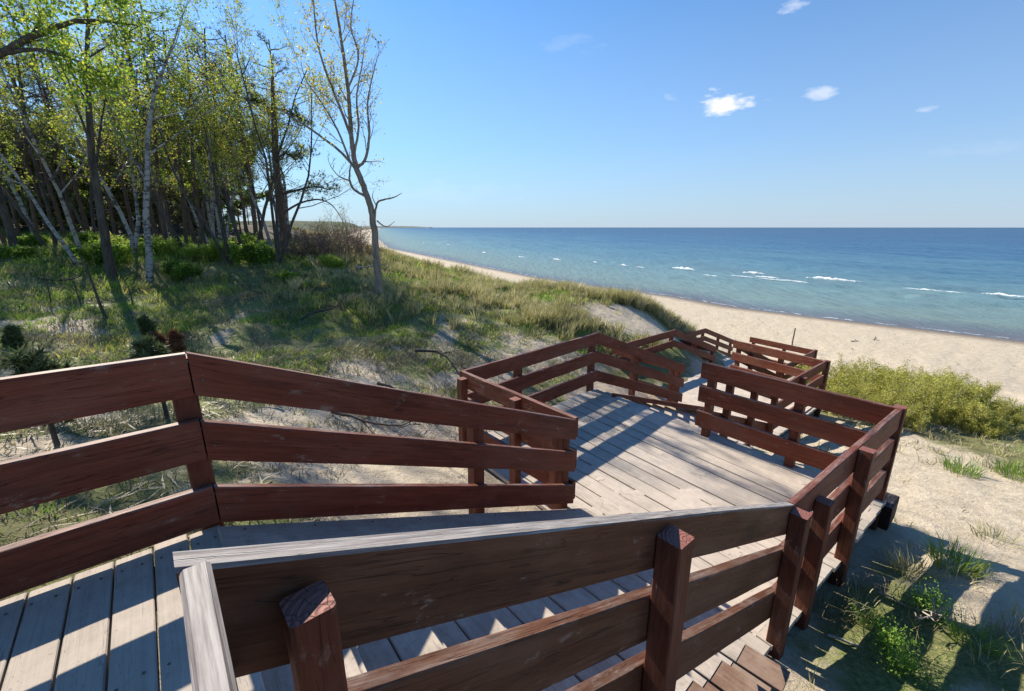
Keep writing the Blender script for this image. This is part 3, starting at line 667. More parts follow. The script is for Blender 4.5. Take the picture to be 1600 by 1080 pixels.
# doubled post at the bend beside the steps
xx = C+U*.052-W*.085; post(near, xx.x, xx.y, gz1(xx.x, xx.y)-.2, L1+1.0, .05, tilt=.004)
railing('Railing round the far left corner of the first landing, continuing down the second flight', [(D+W*.02+U*.05, L1), (G, L1), (H, L1), (I1, L2)], RB,
        [(0, .10, 1, -.12, None), (0, .42, 1, -.03, None), (0, .95, 1, -.06, None), (1, .36, 1, -.10, None), (1, .98, 1, -.06, None), (2, .40, 1, -.08, None), (2, .96, 1, -.12, None)])
GR = 'railings of the lower landings'
railing('Short sloping railing on the seaward side of the second flight ending at the second landing', [(Fp+U*.06, L1), (C2, L2), (E2, L2), (F2, L2)], RB,
        [(0, .25, -1, -.12, None), (0, .6, -1, -.12, None), (0, .96, -1, -.12, None), (1, .45, -1, -.03, None), (2, .0, -1, -.0, None), (2, .45, -1, -.1, None), (2, .94, -1, -.12, None)], group=GR)
railing('Railing behind the second landing with its peak against the sandy dune mound', [(I1+W*.05, L2), (G2, L2), (H2, L2), (I2, L3)], RB,
        [(0, .1, 1, -.1, None), (0, .6, 1, -.1, None), (1, .36, 1, -.10, None), (1, .98, 1, -.06, None), (2, .5, 1, -.08, None), (2, .96, 1, -.12, None)], group=GR)
railing('Farthest seaward railing, beside the thin pole and the top of the yellow green bush', [(F2+U*.06, L2), (C3, L3), (E3, L3), (F3, L3)], RB,
        [(0, .3, -1, -.12, None), (0, .96, -1, -.12, None), (1, .5, -1, -.03, None), (2, .0, -1, -.0, None), (2, .45, -1, -.1, None), (2, .94, -1, -.12, None)], group=GR)
railing('Farthest left railing going down to the beach below the grassy dune', [(I2+W*.05, L3), (G3, L3), (H3, L3), (I3, L4)], RB,
        [(0, .5, 1, -.1, None), (1, .4, 1, -.10, None), (1, .98, 1, -.06, None), (2, .5, 1, -.08, None), (2, .96, 1, -.12, None)], group=GR)
# sand drifted over the first landing: broken low sheets with real thickness at their edges
def drift(quadpts, z, nu, nv, thr, seed, amp=.016):
    p0, p1, q0, q1 = quadpts; V = np.zeros((nu*nv, 3)); f, g = np.meshgrid(np.linspace(0, 1, nu), np.linspace(0, 1, nv), indexing='ij'); f = f.ravel(); g = g.ravel()
    P = [np.array(p) for p in (p0, p1, q0, q1)]
    xy = (P[0][None]*(1-f)[:, None]+P[1][None]*f[:, None])*(1-g)[:, None]+(P[2][None]*(1-f)[:, None]+P[3][None]*f[:, None])*g[:, None]
    n = fbm(xy[:, 0]*1.5, xy[:, 1]*1.5, seed)*.65+fbm(xy[:, 0]*7, xy[:, 1]*7, seed+5)*.35
    th = thr(f, g)
    h = np.minimum((n-th)*amp*5, amp)
    F = np.arange(nu*nv).reshape(nu, nv); q = np.stack([F[:-1, :-1], F[1:, :-1], F[1:, 1:], F[:-1, 1:]], -1).reshape(-1, 4)
    q = q[h[q].max(1) > .0005]
    return np.stack([xy[:, 0], xy[:, 1], z+h], 1), q
t = NT('drifted sand'); pos = t.N('ShaderNodeNewGeometry').outputs['Position']; n = t.noise(pos, 9, 5, .65); n2 = t.noise(pos, 90, 4, .7)
cc = t.mix(t.math('MULTIPLY', t.ramp(n2, [(.6, 0.0), (.72, 1.0)]), .35), t.ramp(n, [(.35, (.47, .40, .335)), (.7, (.56, .48, .41))]), (.2, .15, .11))
M['drift'] = t.finish(cc, .95, t.bump(t.math('ADD', n, n2), .5, .01), .1)
parts = [drift((C+U*.05, E-U*.1, G, H-U*.1), L1, 120, 160, lambda f, g: .52+.16*sst(.10, .42, f)+.1*sst(.85, 1, g), 3, .007),
         drift((C.lerp(D, .02)-U*.25, C+U*.5, D-U*.25, D+U*.5), L1, 40, 70, lambda f, g: .46+.2*np.abs(f-.5), 9, .008),
         drift((Fp-U*.25, Fp+U*.1, H-U*.25, H+U*.1), L1, 20, 70, lambda f, g: .44+f*0, 11, .008),
         drift((C2, E2, G2, H2), L2, 60, 60, lambda f, g: .38+f*0, 13, .02), drift((C3, E3, G3, H3), L3, 40, 40, lambda f, g: .34+f*0, 15, .02)]
Vs, Fs, b0 = [], [], 0
for v, q in parts: Vs.append(v); Fs.append(q+b0); b0 += len(v)
tag(link('drifted_sand', mesh_np('drifted_sand', np.concatenate(Vs), np.concatenate(Fs), [M['drift']], True)), kind='stuff')
# ------------------------------------------------------------------ trees
class Wood:
    def __init__(s, seed): s.V = []; s.F = []; s.n = 0; s.L = []; s.r = random.Random(seed)
    def tube(s, P, rad, sides):
        P = [Vector(p) for p in P]; k = len(P); rings = []
        ref = Vector((.31, .87, .2)).normalized()
        for i, p in enumerate(P):
            d = (P[min(i+1, k-1)]-P[max(i-1, 0)]); d = d.normalized() if d.length > 1e-6 else Vector((0, 0, 1))
            a = d.cross(ref); a = a.normalized() if a.length > .05 else d.orthogonal().normalized(); b = d.cross(a)
            for j in range(sides):
                th = 2*math.pi*j/sides; s.V.append(tuple(p+(a*math.cos(th)+b*math.sin(th))*rad[i]))
        for i in range(k-1):
            for j in range(sides):
                j2 = (j+1) % sides; s.F.append((s.n+i*sides+j, s.n+i*sides+j2, s.n+(i+1)*sides+j2, s.n+(i+1)*sides+j))
        s.n += k*sides
    def branch(s, p, d, L, r0, lvl, o):
        """o: dict(maxlvl, wob, up, kids, ratio, leafp)"""
        R_ = s.r; n = [7, 6, 5, 4, 3][min(lvl, 4)]; pts = [p.copy()]; d = d.normalized(); dirs = [d.copy()]
        for i in range(n):
            d = (d+Vector((R_.gauss(0, 1), R_.gauss(0, 1), R_.gauss(0, .8)))*o['wob']*(1+.3*lvl)+Vector((0, 0, o['up'][min(lvl, len(o['up'])-1)]))).normalized()
            pts.append(pts[-1]+d*L/n); dirs.append(d.copy())
        rad = [max(r0*(1-.78*(i/n)**.9), o.get('minr', .004)) for i in range(n+1)]
        s.tube(pts, rad, [7, 5, 4, 3, 3][min(lvl, 4)])
        s.kids(pts, dirs, rad, L, lvl, o)
    def kids(s, pts, dirs, rad, L, lvl, o):
        R_ = s.r; n = len(pts)-1
        if lvl >= o['maxlvl']:
            for i in range(n+1):
                if R_.random() < o['leafp']: s.L.append((pts[i]+Vector([R_.gauss(0, .05) for _ in range(3)]), o.get('leafn', 3)))
            return
        kc = o['kids'][min(lvl, len(o['kids'])-1)]
        for c in range(kc):
            f = o['start'][min(lvl, len(o['start'])-1)]+(1-o['start'][min(lvl, len(o['start'])-1)])*((c+R_.random())/kc)
            x = min(f*n, n-.01); i = int(x); q = pts[i].lerp(pts[i+1], x-i); dd = dirs[i+1]
            ax = dd.orthogonal().normalized(); ax.rotate(Matrix.Rotation(R_.uniform(0, 6.28), 3, dd))
            an = R(R_.uniform(*o['ang'])); nd = dd.copy(); nd.rotate(Matrix.Rotation(an, 3, ax))
            if o.get('flat') and lvl == 0: nd.z *= .25
            s.branch(q, nd, L*o['ratio']*R_.uniform(.6, 1.15)*(1.15-.5*f), rad[i]*o.get('thin', .42), lvl+1, o)
    def wood_mesh(s, name, mat): return mesh_np(name, np.array(s.V), np.array(s.F), [mat], True)
def leaves_mesh(name, spots, mats, size, spread, seed, aspect=1.6, up=0.0, split=None):
    """rhombic leaves scattered round the twig ends"""
    rg = np.random.default_rng(seed); C_ = []
    for p, n in spots: C_.append(np.array(p)[None]+rg.normal(0, spread, (n, 3)))
    C_ = np.concatenate(C_); n = len(C_); a = rg.normal(size=(n, 3)); a[:, 2] -= .4; a /= np.linalg.norm(a, axis=1)[:, None]
    b = np.cross(a, rg.normal(size=(n, 3))); b /= np.linalg.norm(b, axis=1)[:, None]; nn = np.cross(a, b)
    s = (size*rg.uniform(.6, 1.25, n))[:, None]
    V = np.stack([C_-a*s*aspect*.5, C_+b*s*.5+nn*s*.12, C_+a*s*aspect*.5, C_-b*s*.5+nn*s*.12], 1).reshape(-1, 3)
    F = np.arange(n*4).reshape(n, 4); rnd = np.repeat(rg.random(n), 4)
    fm = (rg.random(n) < split).astype(int) if split is not None else None
    return mesh_np(name, V, F, mats, False, {'rnd': rnd}, fm)
def needles_mesh(name, spots, mat, seed, L=.11, per=26, r=.09):
    rg = np.random.default_rng(seed); C_ = []
    for p, n in spots: C_.append(np.repeat(np.array(p)[None]+rg.normal(0, r*.9, (n, 3)), per, 0))
    C_ = np.concatenate(C_); n = len(C_); d = rg.normal(size=(n, 3)); d[:, 2] += .35; d /= np.linalg.norm(d, axis=1)[:, None]
    w = np.cross(d, rg.normal(size=(n, 3))); w /= np.linalg.norm(w, axis=1)[:, None]; ll = L*rg.uniform(.6, 1.2, n)[:, None]
    V = np.stack([C_-w*.009, C_+w*.009, C_+d*ll], 1).reshape(-1, 3); F = np.arange(n*3).reshape(n, 3)
    return mesh_np(name, V, F, [mat], False, {'rnd': np.repeat(rg.random(n), 3)})
def two_part(name, meshes, loc, rz, sc_, label, cat, group, lean=(0, 0)):
    root = empty(name, loc, label, cat, group); root.rotation_euler = (lean[0], lean[1], rz); root.scale = (sc_, sc_, sc_)
    for nm, me in meshes:
        o = bpy.data.objects.new(nm, me); COL.objects.link(o); o.parent = root
    return root
def traced(w, px, y0, radii, o=None, lvl=1, sides=8, sub=5, dys=0.0, L=None):
    radii = [r_*getattr(w, 'rs', 1.0) for r_ in radii]
    pts = [at(u, v, y=y0+dys*i/max(1, len(px)-1)) for i, (u, v) in enumerate(px)]
    # smooth and roughen
    P, Rr = [], []
    for i in range(len(pts)-1):
        p0 = pts[max(i-1, 0)]; p1 = pts[i]; p2 = pts[i+1]; p3 = pts[min(i+2, len(pts)-1)]
        for k in range(sub):
            t = k/sub; q = .5*((2*p1)+(p2-p0)*t+(2*p0-5*p1+4*p2-p3)*t*t+(3*p1-p0-3*p2+p3)*t**3)
            P.append(q+Vector([w.r.gauss(0, 1)*radii[min(i, len(radii)-1)]*.09 for _ in range(3)])); Rr.append(radii[i]*(1-t)+radii[i+1]*t)
    P.append(pts[-1]); Rr.append(radii[-1])
    w.tube(P, Rr, sides)
    if o:
        D_ = [(P[min(i+1, len(P)-1)]-P[max(i-1, 0)]).normalized() for i in range(len(P))]
        w.kids(P, D_, Rr, L or sum((P[i+1]-P[i]).length for i in range(len(P)-1)), lvl, o)
    return P
# pines: bare dark trunks, dead stubs, flat topped crowns
pines = []; pines_thin = []
for k in range(4):
    w = Wood(100+k); Hh = 11+k*.8; R_ = w.r; n = 10; p = Vector((0, 0, -.3)); pts = [p]; d = Vector((R_.uniform(-.05, .05), R_.uniform(-.05, .05), 1))
    for i in range(n):
        d = (d+Vector((R_.gauss(0, .035), R_.gauss(0, .035), 0))).normalized(); pts.append(pts[-1]+d*(Hh+.3)/n)
    rad = [.105*(1-.75*(i/n))+.012 for i in range(n+1)]; w.tube(pts, rad, 8)
    for c in range(16):
        f = R_.uniform(.12, .6); i = int(f*n); q = pts[i].lerp(pts[i+1], f*n-i); a = R_.uniform(0, 6.28)
        L = R_.uniform(.3, 1.5); e = q+Vector((math.cos(a)*L, math.sin(a)*L, R_.uniform(-.35, .15))); mdl = q.lerp(e, .5)+Vector((0, 0, .06))
        w.tube([q, mdl, e], [.016, .01, .004], 3)
    wt = w
    crown = Wood(200+k); o = dict(maxlvl=2, wob=.12, up=(.06, .05), kids=(6, 5), ratio=.5, start=(.3, .25), ang=(30, 65), leafp=.8, leafn=2, minr=.006)
    for c in range(22):
        f = .52+.47*(c+crown.r.random())/22; i = min(int(f*n), n-1); q = pts[i].lerp(pts[i+1], f*n-i); a = c*2.4+crown.r.uniform(-.4, .4)
        crown.branch(q, Vector((math.cos(a), math.sin(a), crown.r.uniform(-.1, .35))), (2.6*(1.25-f)+.5)*crown.r.uniform(.6, 1.2), .045, 1-1, dict(o, maxlvl=1) if c % 3 else o)
    wt.V += crown.V; wt.F += [tuple(x+wt.n for x in f) for f in crown.F]
    spots = [(p, n_) for (p, n_) in crown.L]
    pines_thin.append(needles_mesh('pine_crown', crown.r.sample(spots, min(150, len(spots))), M['needle'], 350+k, .17, 11, .13))
    pines.append((wt.wood_mesh('pine_trunk', M['pine_bark']), needles_mesh('pine_crown', crown.r.sample(spots, min(420, len(spots))), M['needle'], 300+k, .17, 11, .13)))
# broadleaved trees: crooked forking stems, thin spring foliage
def broad(seed, Hh, r0, barkm, leafs, leafp, size, stems=1, split=None, leafn=3, fork=.35, wob=.09):
    w = Wood(seed); o = dict(maxlvl=3, wob=wob, up=(.10, .06, .03, .0), kids=(8, 6, 5), ratio=.44, start=(fork, .22, .15), ang=(22, 55), leafp=leafp*.95, leafn=leafn, minr=.003)
    for s_ in range(stems):
        a = w.r.uniform(0, 6.28); t_ = .10 if stems == 1 else .28
        w.branch(Vector((.12*math.cos(a)*(stems > 1), .12*math.sin(a)*(stems > 1), -.25)), Vector((math.cos(a)*t_, math.sin(a)*t_, 1)), Hh*w.r.uniform(.8, 1.05), r0*(1 if stems == 1 else .72), 0, o)
    return (w.wood_mesh('trunk', barkm), leaves_mesh('crown', w.L, leafs, size, .08, seed+1, 1.5, split=split))
birch = [broad(401, 9.5, .115, M['birch_bark'], [M['leaf_spring'], M['leaf_green']], .55, .05, split=.3, leafn=5),
         broad(402, 8.2, .105, M['birch_bark'], [M['leaf_spring'], M['leaf_yellow']], .5, .048, 2, split=.3, leafn=5),
         broad(403, 7.2, .12, M['birch_bark'], [M['leaf_spring'], M['leaf_yellow']], .3, .045, 2, split=.5, leafn=4)]
dark = [broad(411, 9.5, .14, M['dark_bark'], [M['leaf_green'], M['leaf_spring']], .55, .05, split=.35, leafn=5),
        broad(412, 8.8, .12, M['dark_bark'], [M['leaf_spring'], M['leaf_yellow']], .5, .05, 2, split=.2, leafn=5),
        broad(413, 8.0, .10, M['dark_bark'], [M['leaf_spring'], M['leaf_yellow']], .2, .045, 3, split=.5, leafn=4)]
bare = [broad(421, 6.0, .09, M['grey_bark'], [M['leaf_yellow']], .12, .05, 2, leafn=2), broad(422, 4.2, .06, M['twig'], [M['leaf_yellow']], .1, .05, 3, leafn=1)]
frg = random.Random(9)
def plant(kind, var, u, v, s_, label, group, lean=(0, 0), cat='tree', y=None, rz=None):
    p = G_at(u, v) if y is None else Vector((at(u, v, y=y).x, y, gz1(at(u, v, y=y).x, y)))
    names = {'pine': ('pine_tree', pines), 'birch': ('birch_tree', birch), 'dark': ('broadleaf_tree', dark), 'bare': ('young_tree', bare)}[kind]
    tr = names[1][var]; return two_part(names[0], (('trunk', tr[0]), ('crown', tr[1])), p, frg.uniform(0, 6.28) if rz is None else rz, s_, label, cat, group, lean)
GB = 'birches and broadleaved trees along the edge of the wood'
plant('dark', 0, 165, 386, 1.05, 'Big dark leaning tree with thick trunk, left of the white forked birch', GB, (0, -.10), y=14)
plant('birch', 0, 222, 398, 1.0, 'White barked birch with a forked trunk in bright undergrowth, front of the wood', GB, (.02, -.06), y=14.5)
plant('birch', 1, 120, 378, .95, 'Crooked pale birch leaning left, just left of the big dark tree', GB, (0, -.16), y=15)
plant('birch', 2, 196, 372, 1.0, 'Slim white birch standing upright just behind the forked birch', GB, (0, .02), y=17)
plant('dark', 1, 300, 376, 1.05, 'Dark branching tree with yellow green leaves right of the forked birch', GB, (0, -.12), y=18)
plant('birch', 1, 345, 372, .9, 'Leaning birch with pale lower trunk in the middle of the wood edge', GB, (0, -.10), y=19)
plant('dark', 1, 388, 386, .92, 'Tree leaning left with bright yellow leaf clusters near the right end of the wood', GB, (0, -.14), y=18)
plant('dark', 2, 428, 398, .92, 'Multi stemmed dark tree, rightmost of the wood, beside the brown brush', GB, (0, .0), y=17)
plant('birch', 2, 440, 385, 1.1, 'Thin tree with sparse yellow leaves at the right end of the wood against the sky', GB, (0, -.02), y=21)
plant('dark', 2, 360, 392, .85, 'Slender bare stemmed tree before the wood, left of the multi stemmed tree', GB, (0, -.05), y=17)
plant('dark', 0, 20, 380, 1.05, 'Dense green tree at the far left edge of the picture', GB, (0, .03), y=17)
plant('dark', 1, 80, 372, 1.0, 'Green leaved tree between the left edge of the picture and the crooked birch', GB, (0, .06), y=20)
plant('birch', 0, 262, 368, .95, 'Birch deeper in the wood, between the forked birch and the dark branching tree', GB, (0, -.02), y=22)
plant('birch', 0, 330, 366, .9, 'Birch deeper in the wood behind the leaning pale trunk', GB, (0, .0), y=24)
w = Wood(33); o = dict(maxlvl=3, wob=.12, up=(.03, .05, .03, 0), kids=(0, 8, 6), ratio=.33, start=(.2, .15, .12), ang=(25, 60), leafp=.6, leafn=12, minr=.004)
traced(w, [(-150, 520), (-190, 300), (-230, 150), (-250, -50)], 9.5, [.2, .17, .14, .1], None)
traced(w, [(-215, 180), (-100, 130), (0, 84), (62, 52), (130, 32), (215, 40)], 9.5, [.10, .085, .07, .055, .035, .012], o, 1, 7, L=3.4)
traced(w, [(0, 84), (60, 78), (120, 95), (170, 120)], 9.5, [.05, .035, .022, .008], o, 1, 5, L=2.4)
traced(w, [(-225, 60), (-100, 0), (0, -30), (110, -40), (210, -10)], 9.3, [.09, .07, .06, .045, .012], o, 1, 7, L=3.4)
b_ = at(-150, 500, y=9.5)
root = empty('broadleaf_tree', (b_.x, 9.5, gz1(b_.x, 9.5)), 'Nearest tree, only its dark green leaved limbs reaching in from the top left corner', 'tree', GB)
link('trunk', w.wood_mesh('trunk', M['dark_bark']), root); link('crown', leaves_mesh('crown', w.L, [M['leaf_spring'], M['leaf_green']], .05, .13, 34, 1.5, split=.5), root)
for (a_, b_, c_, d_, e_) in [(150, 375, 23, 'dark', 1), (330, 372, 22, 'birch', 1), (60, 372, 24, 'birch', 0), (415, 380, 20, 'birch', 2)]:
    plant(d_, e_, a_, b_, 1.0, 'Leafy yellow green tree a few steps inside the wood behind the front row', 'leafy trees just inside the wood', (0, frg.uniform(-.12, .02)), y=c_)
#plant('dark', 0, -120, 390, 1.1, 'Near tree just outside the left edge whose dark branches reach into the top left corner', GB, (0, .12), y=11)
i = 0
pine_spots = []
for u_, y_ in [(258, 20), (272, 23), (288, 21), (305, 24), (318, 21), (240, 24), (332, 25), (372, 23), (60, 22), (28, 25), (100, 25), (140, 24), (180, 27), (210, 26), (398, 22), (410, 26), (350, 29), (296, 30), (250, 30), (435, 24), (5, 20), (455, 27)]:
    pine_spots.append((at(u_, 370, y=y_).x, y_))
while len(pine_spots) < 150:
    y_ = frg.uniform(24, 85); u_ = frg.uniform(-330, 420-(y_-24)*.3); x_ = at(u_, 370, y=y_).x
    if all((x_-a)**2+(y_-b)**2 > 1.6 for a, b in pine_spots): pine_spots.append((x_, y_))
for i, (x_, y_) in enumerate(pine_spots):
    tr = pines[i % 4]
    s_ = frg.uniform(.72, .95)*(.82 if x_/y_ > -.62 else 1)
    two_part('pine_tree', (('trunk', tr[0]), ('crown', tr[1] if i >= 22 and y_ > 34 else pines_thin[i % 4])), (x_, y_, gz1(x_, y_)), frg.uniform(0, 6.28), s_,
             'slender dark pine with bare trunk standing inside the wood' if i >= 22 else 'dark pine trunk near the front of the wood behind the birches', 'tree', 'pines of the wood' if i >= 22 else 'pines at the front of the wood', (frg.uniform(-.04, .04), frg.uniform(-.08, .03)))
thick = [broad(431, 6.5, .07, M['dark_bark'], [M['leaf_green'], M['litter']], .9, .15, 2, split=.35, leafn=4, fork=.06), broad(432, 5.5, .06, M['dark_bark'], [M['leaf_spring'], M['litter']], .9, .14, 3, split=.6, leafn=4, fork=.05)]
for i in range(85):
    y_ = frg.uniform(30, 62); u_ = frg.uniform(-330, 330); x_ = at(u_, 370, y=y_).x; tr = thick[i % 2]
    two_part('thicket_tree', (('trunk', tr[0]), ('crown', tr[1])), (x_, y_, gz1(x_, y_)-.3), frg.uniform(0, 6.28), frg.uniform(.8, 1.25), ['green brown thicket tree filling the depth of the wood', 'brownish thicket tree filling the depth of the wood'][i % 2], 'tree', 'thicket deep in the wood')
# wind-shaped pine whose limb reaches out to the right of the wood
w = Wood(61); base = at(446, 388, y=19); base.z = gz1(base.x, base.y)
o = dict(maxlvl=2, wob=.1, up=(.03, .03), kids=(0, 9), ratio=.42, start=(.3, .35), ang=(25, 60), leafp=.9, leafn=2, minr=.005)
traced(w, [(446, 392), (440, 330), (432, 260), (428, 190), (425, 120)], 19, [.16, .14, .12, .10, .04], None)
traced(w, [(438, 305), (462, 298), (492, 292), (516, 297)], 19, [.07, .05, .035, .015], o, 1, 5)
traced(w, [(440, 335), (468, 318), (498, 312), (520, 322), (538, 350)], 18.5, [.05, .04, .03, .02, .008], None, 1, 5)
traced(w, [(432, 250), (445, 240), (460, 245), (478, 235)], 19, [.05, .04, .03, .012], o, 1, 5)
traced(w, [(428, 170), (445, 172), (462, 180), (478, 196)], 19, [.05, .04, .03, .012], o, 1, 5)
traced(w, [(428, 180), (410, 160), (392, 158)], 19.5, [.05, .03, .012], o, 1, 5)
root = empty('pine_tree', base, 'Wind bent pine at the right end of the wood, flat limb over the brown brush', 'tree')
link('trunk', w.wood_mesh('trunk', M['pine_bark']), root); link('crown', needles_mesh('crown', w.L, M['needle'], 62, .13, 16, .09), root)
# the lone tree
w = Wood(21); w.rs = .86; Y = 13.0; k1 = 13.2/FPX
o = dict(maxlvl=3, wob=.14, up=(.10, .10, .09, .04), kids=(0, 12, 7), ratio=.30, start=(.2, .12, .12), ang=(20, 48), leafp=.0, leafn=2, minr=.0045)
o['thin'] = .38; oy = dict(o, leafp=.6, leafn=3); ol = dict(o, leafp=.14, leafn=2)
traced(w, [(594, 475), (592, 450), (588, 405), (584, 350), (573, 305), (556, 262)], Y, [.17, .13, .112, .105, .095, .085], None, sub=7, sides=10)
traced(w, [(556, 262), (549, 215), (546, 165), (540, 110), (532, 55), (524, 5), (515, -50)], Y, [.085, .072, .062, .052, .042, .03, .012], oy, 1, 7, dys=.5, L=4.2)
traced(w, [(549, 215), (530, 165), (512, 120), (498, 75), (492, 30), (488, -30)], Y, [.05, .042, .034, .027, .02, .008], oy, 1, 6, dys=-.7, L=3.6)
traced(w, [(543, 140), (560, 90), (548, 40), (556, -20)], Y, [.035, .028, .02, .008], ol, 1, 5, dys=.4, L=2.6)
traced(w, [(557, 264), (572, 245), (577, 205), (574, 165), (582, 120), (592, 82)], Y, [.055, .048, .038, .028, .018, .007], ol, 1, 6, dys=-.5, L=3.0)
traced(w, [(553, 240), (560, 200), (557, 150), (566, 100), (570, 60)], Y, [.045, .035, .027, .018, .007], ol, 1, 5, dys=.9, L=2.6)
traced(w, [(556, 264), (535, 240), (505, 216), (470, 192), (432, 168)], Y, [.055, .046, .04, .03, .014], dict(o, kids=(0, 3, 3), ang=(30, 60)), 1, 6, dys=1.0, L=2.0)
traced(w, [(548, 255), (528, 205), (505, 165), (478, 125), (470, 95)], Y, [.04, .032, .024, .016, .006], oy, 1, 5, dys=.3, L=2.8)
traced(w, [(574, 308), (553, 296), (546, 278), (549, 255)], Y, [.05, .04, .032, .02], dict(o, kids=(0, 3, 3)), 1, 6, dys=-.3, L=1.2)
traced(w, [(546, 282), (530, 276), (518, 262), (512, 248)], Y, [.025, .018, .012, .005], dict(o, kids=(0, 5, 4), ratio=.4), 1, 5, dys=-.5, L=1.0)
traced(w, [(585, 345), (589, 318), (600, 312), (614, 309), (628, 302)], Y, [.045, .034, .026, .02, .008], dict(o, kids=(0, 2, 0), maxlvl=2), 1, 6, dys=-.3, L=.6)
traced(w, [(588, 322), (582, 308), (584, 298)], Y, [.02, .014, .006], None, 1, 5)
traced(w, [(589, 345), (598, 352), (606, 354), (617, 346)], Y, [.028, .02, .016, .006], None, 1, 5)
base = at(592, 455, y=Y)
root = empty('lone_tree', (base.x, Y, gz1(base.x, Y)), 'Tall thin almost leafless tree standing alone on the grass between the wood and the sea', 'tree')
link('trunk', w.wood_mesh('trunk', M['grey_bark']), root); link('crown', leaves_mesh('crown', w.L, [M['leaf_yellow']], .042, .07, 23, 1.5), root)
stump = at(600, 470, y=12.7)

# ------------------------------------------------------------------ shrubs
def shrub(seed, h, wdt, stems, leafs, size, leafn, barkm, split=None, wob=.12, lp=.85, kids=(7, 5), asp=1.9, ang=(18, 50)):
    w = Wood(seed); o = dict(maxlvl=2, wob=wob, up=(.04, .03, 0), kids=kids, ratio=.42, start=(.2, .15), ang=ang, leafp=lp, leafn=leafn, minr=.0025)
    for i in range(stems):
        a = w.r.uniform(0, 6.28); f = math.sqrt(w.r.random())*wdt*.45
        w.branch(Vector((math.cos(a)*f, math.sin(a)*f, -.05)), Vector((math.cos(a)*.5*f/wdt*2, math.sin(a)*.5*f/wdt*2, 1)), h*w.r.uniform(.65, 1.05), .012*h+.004, 0, o)
    return (w.wood_mesh('stems', barkm), leaves_mesh('foliage', w.L, leafs, size, .06 if asp < 2.5 else .035, seed+1, asp, split=split) if leafs else None)
S_under = [shrub(501, 1.1, 1.3, 9, [M['leaf_bright'], M['leaf_green']], .05, 5, M['twig'], .15, .15, .7), shrub(502, .8, 1.2, 9, [M['leaf_bright'], M['leaf_spring']], .045, 5, M['twig'], .3, .15, .7)]
S_dark = [shrub(511, .7, 1.4, 8, [M['leaf_green']], .06, 4, M['twig'])]
S_willow = [shrub(521, 1.25, 2.1, 44, [M['leaf_willow']], .022, 3, M['pale_twig'], None, .07, .9, (9, 4), 2.8, (10, 34)), shrub(522, 1.0, 1.8, 38, [M['leaf_willow']], .022, 3, M['pale_twig'], None, .07, .9, (9, 4), 2.8, (10, 34))]
S_brown = [shrub(531, 1.2, 2.0, 20, [M['litter']], .03, 1, M['brush'], None, .14, .25, (7, 6)), shrub(532, .8, 1.6, 18, [M['litter']], .03, 1, M['brush'], None, .14, .2, (7, 6))]
def put_shrub(name, var, p, s_, label, cat='shrub', group=None, sz=None):
    root = empty(name, p, label, cat, group); root.rotation_euler = (0, 0, frg.uniform(0, 6.28)); root.scale = (s_, s_, sz or s_)
    for nm, me in (('stems', var[0]), ('foliage', var[1])):
        if me: q = bpy.data.objects.new(nm, me); COL.objects.link(q); q.parent = root
    return root
for i in range(26):
    y_ = frg.uniform(14.5, 21); u_ = frg.uniform(185, 440) if i % 3 else frg.uniform(-40, 200); x_ = at(u_, 380, y=y_).x
    put_shrub('undergrowth_shrub', (S_under+S_dark)[i % 3] if u_ > 150 else S_dark[0], (x_, y_, gz1(x_, y_)), frg.uniform(.4, .95), 'bright green undergrowth shrub at the foot of the trees of the wood' if (i % 3 < 2 and u_ > 150) else 'darker green undergrowth shrub at the foot of the trees of the wood', 'shrub', 'undergrowth along the wood edge')
for i in range(22):
    y_ = frg.uniform(19, 30); u_ = frg.uniform(450, 575-(y_-19)*2); x_ = at(u_, 380, y=y_).x
    put_shrub('brown_shrub', S_brown[i % 2], (x_, y_, gz1(x_, y_)), frg.uniform(.7, 1.15), 'reddish brown leafless brush on the slope between the wood and the lone tree', 'shrub', 'brown brush beyond the lone tree')
for i, (u_, y_, s_) in enumerate([(532, 19, 1.0), (508, 26, 1.1), (545, 22, .9)]):
    x_ = at(u_, 380, y=y_).x; tr = bare[i % 2]
    two_part('young_tree', (('trunk', tr[0]), ('crown', tr[1])), (x_, y_, gz1(x_, y_)), i*2.0, [.36, .42, .38][i], ['Small bare tree leaning over the brown brush just left of the lone tree', 'Small leafless tree on the skyline right of the wood', 'Small twiggy bush-like tree behind the lone tree trunk'][i], 'tree', None)
x_ = at(676, 420, y=17).x; two_part('young_tree', (('trunk', bare[1][0]), ('crown', bare[1][1])), (x_, 17, gz1(x_, 17)), 1, .22, 'Tiny bare sapling in the dune grass standing against the water', 'tree', None)
x_ = at(515, 380, y=17.5).x; put_shrub('green_shrub', S_under[1], (x_, 17.5, gz1(x_, 17.5)), .7, 'Small yellow green shrub in front of the brown brush left of the lone tree')
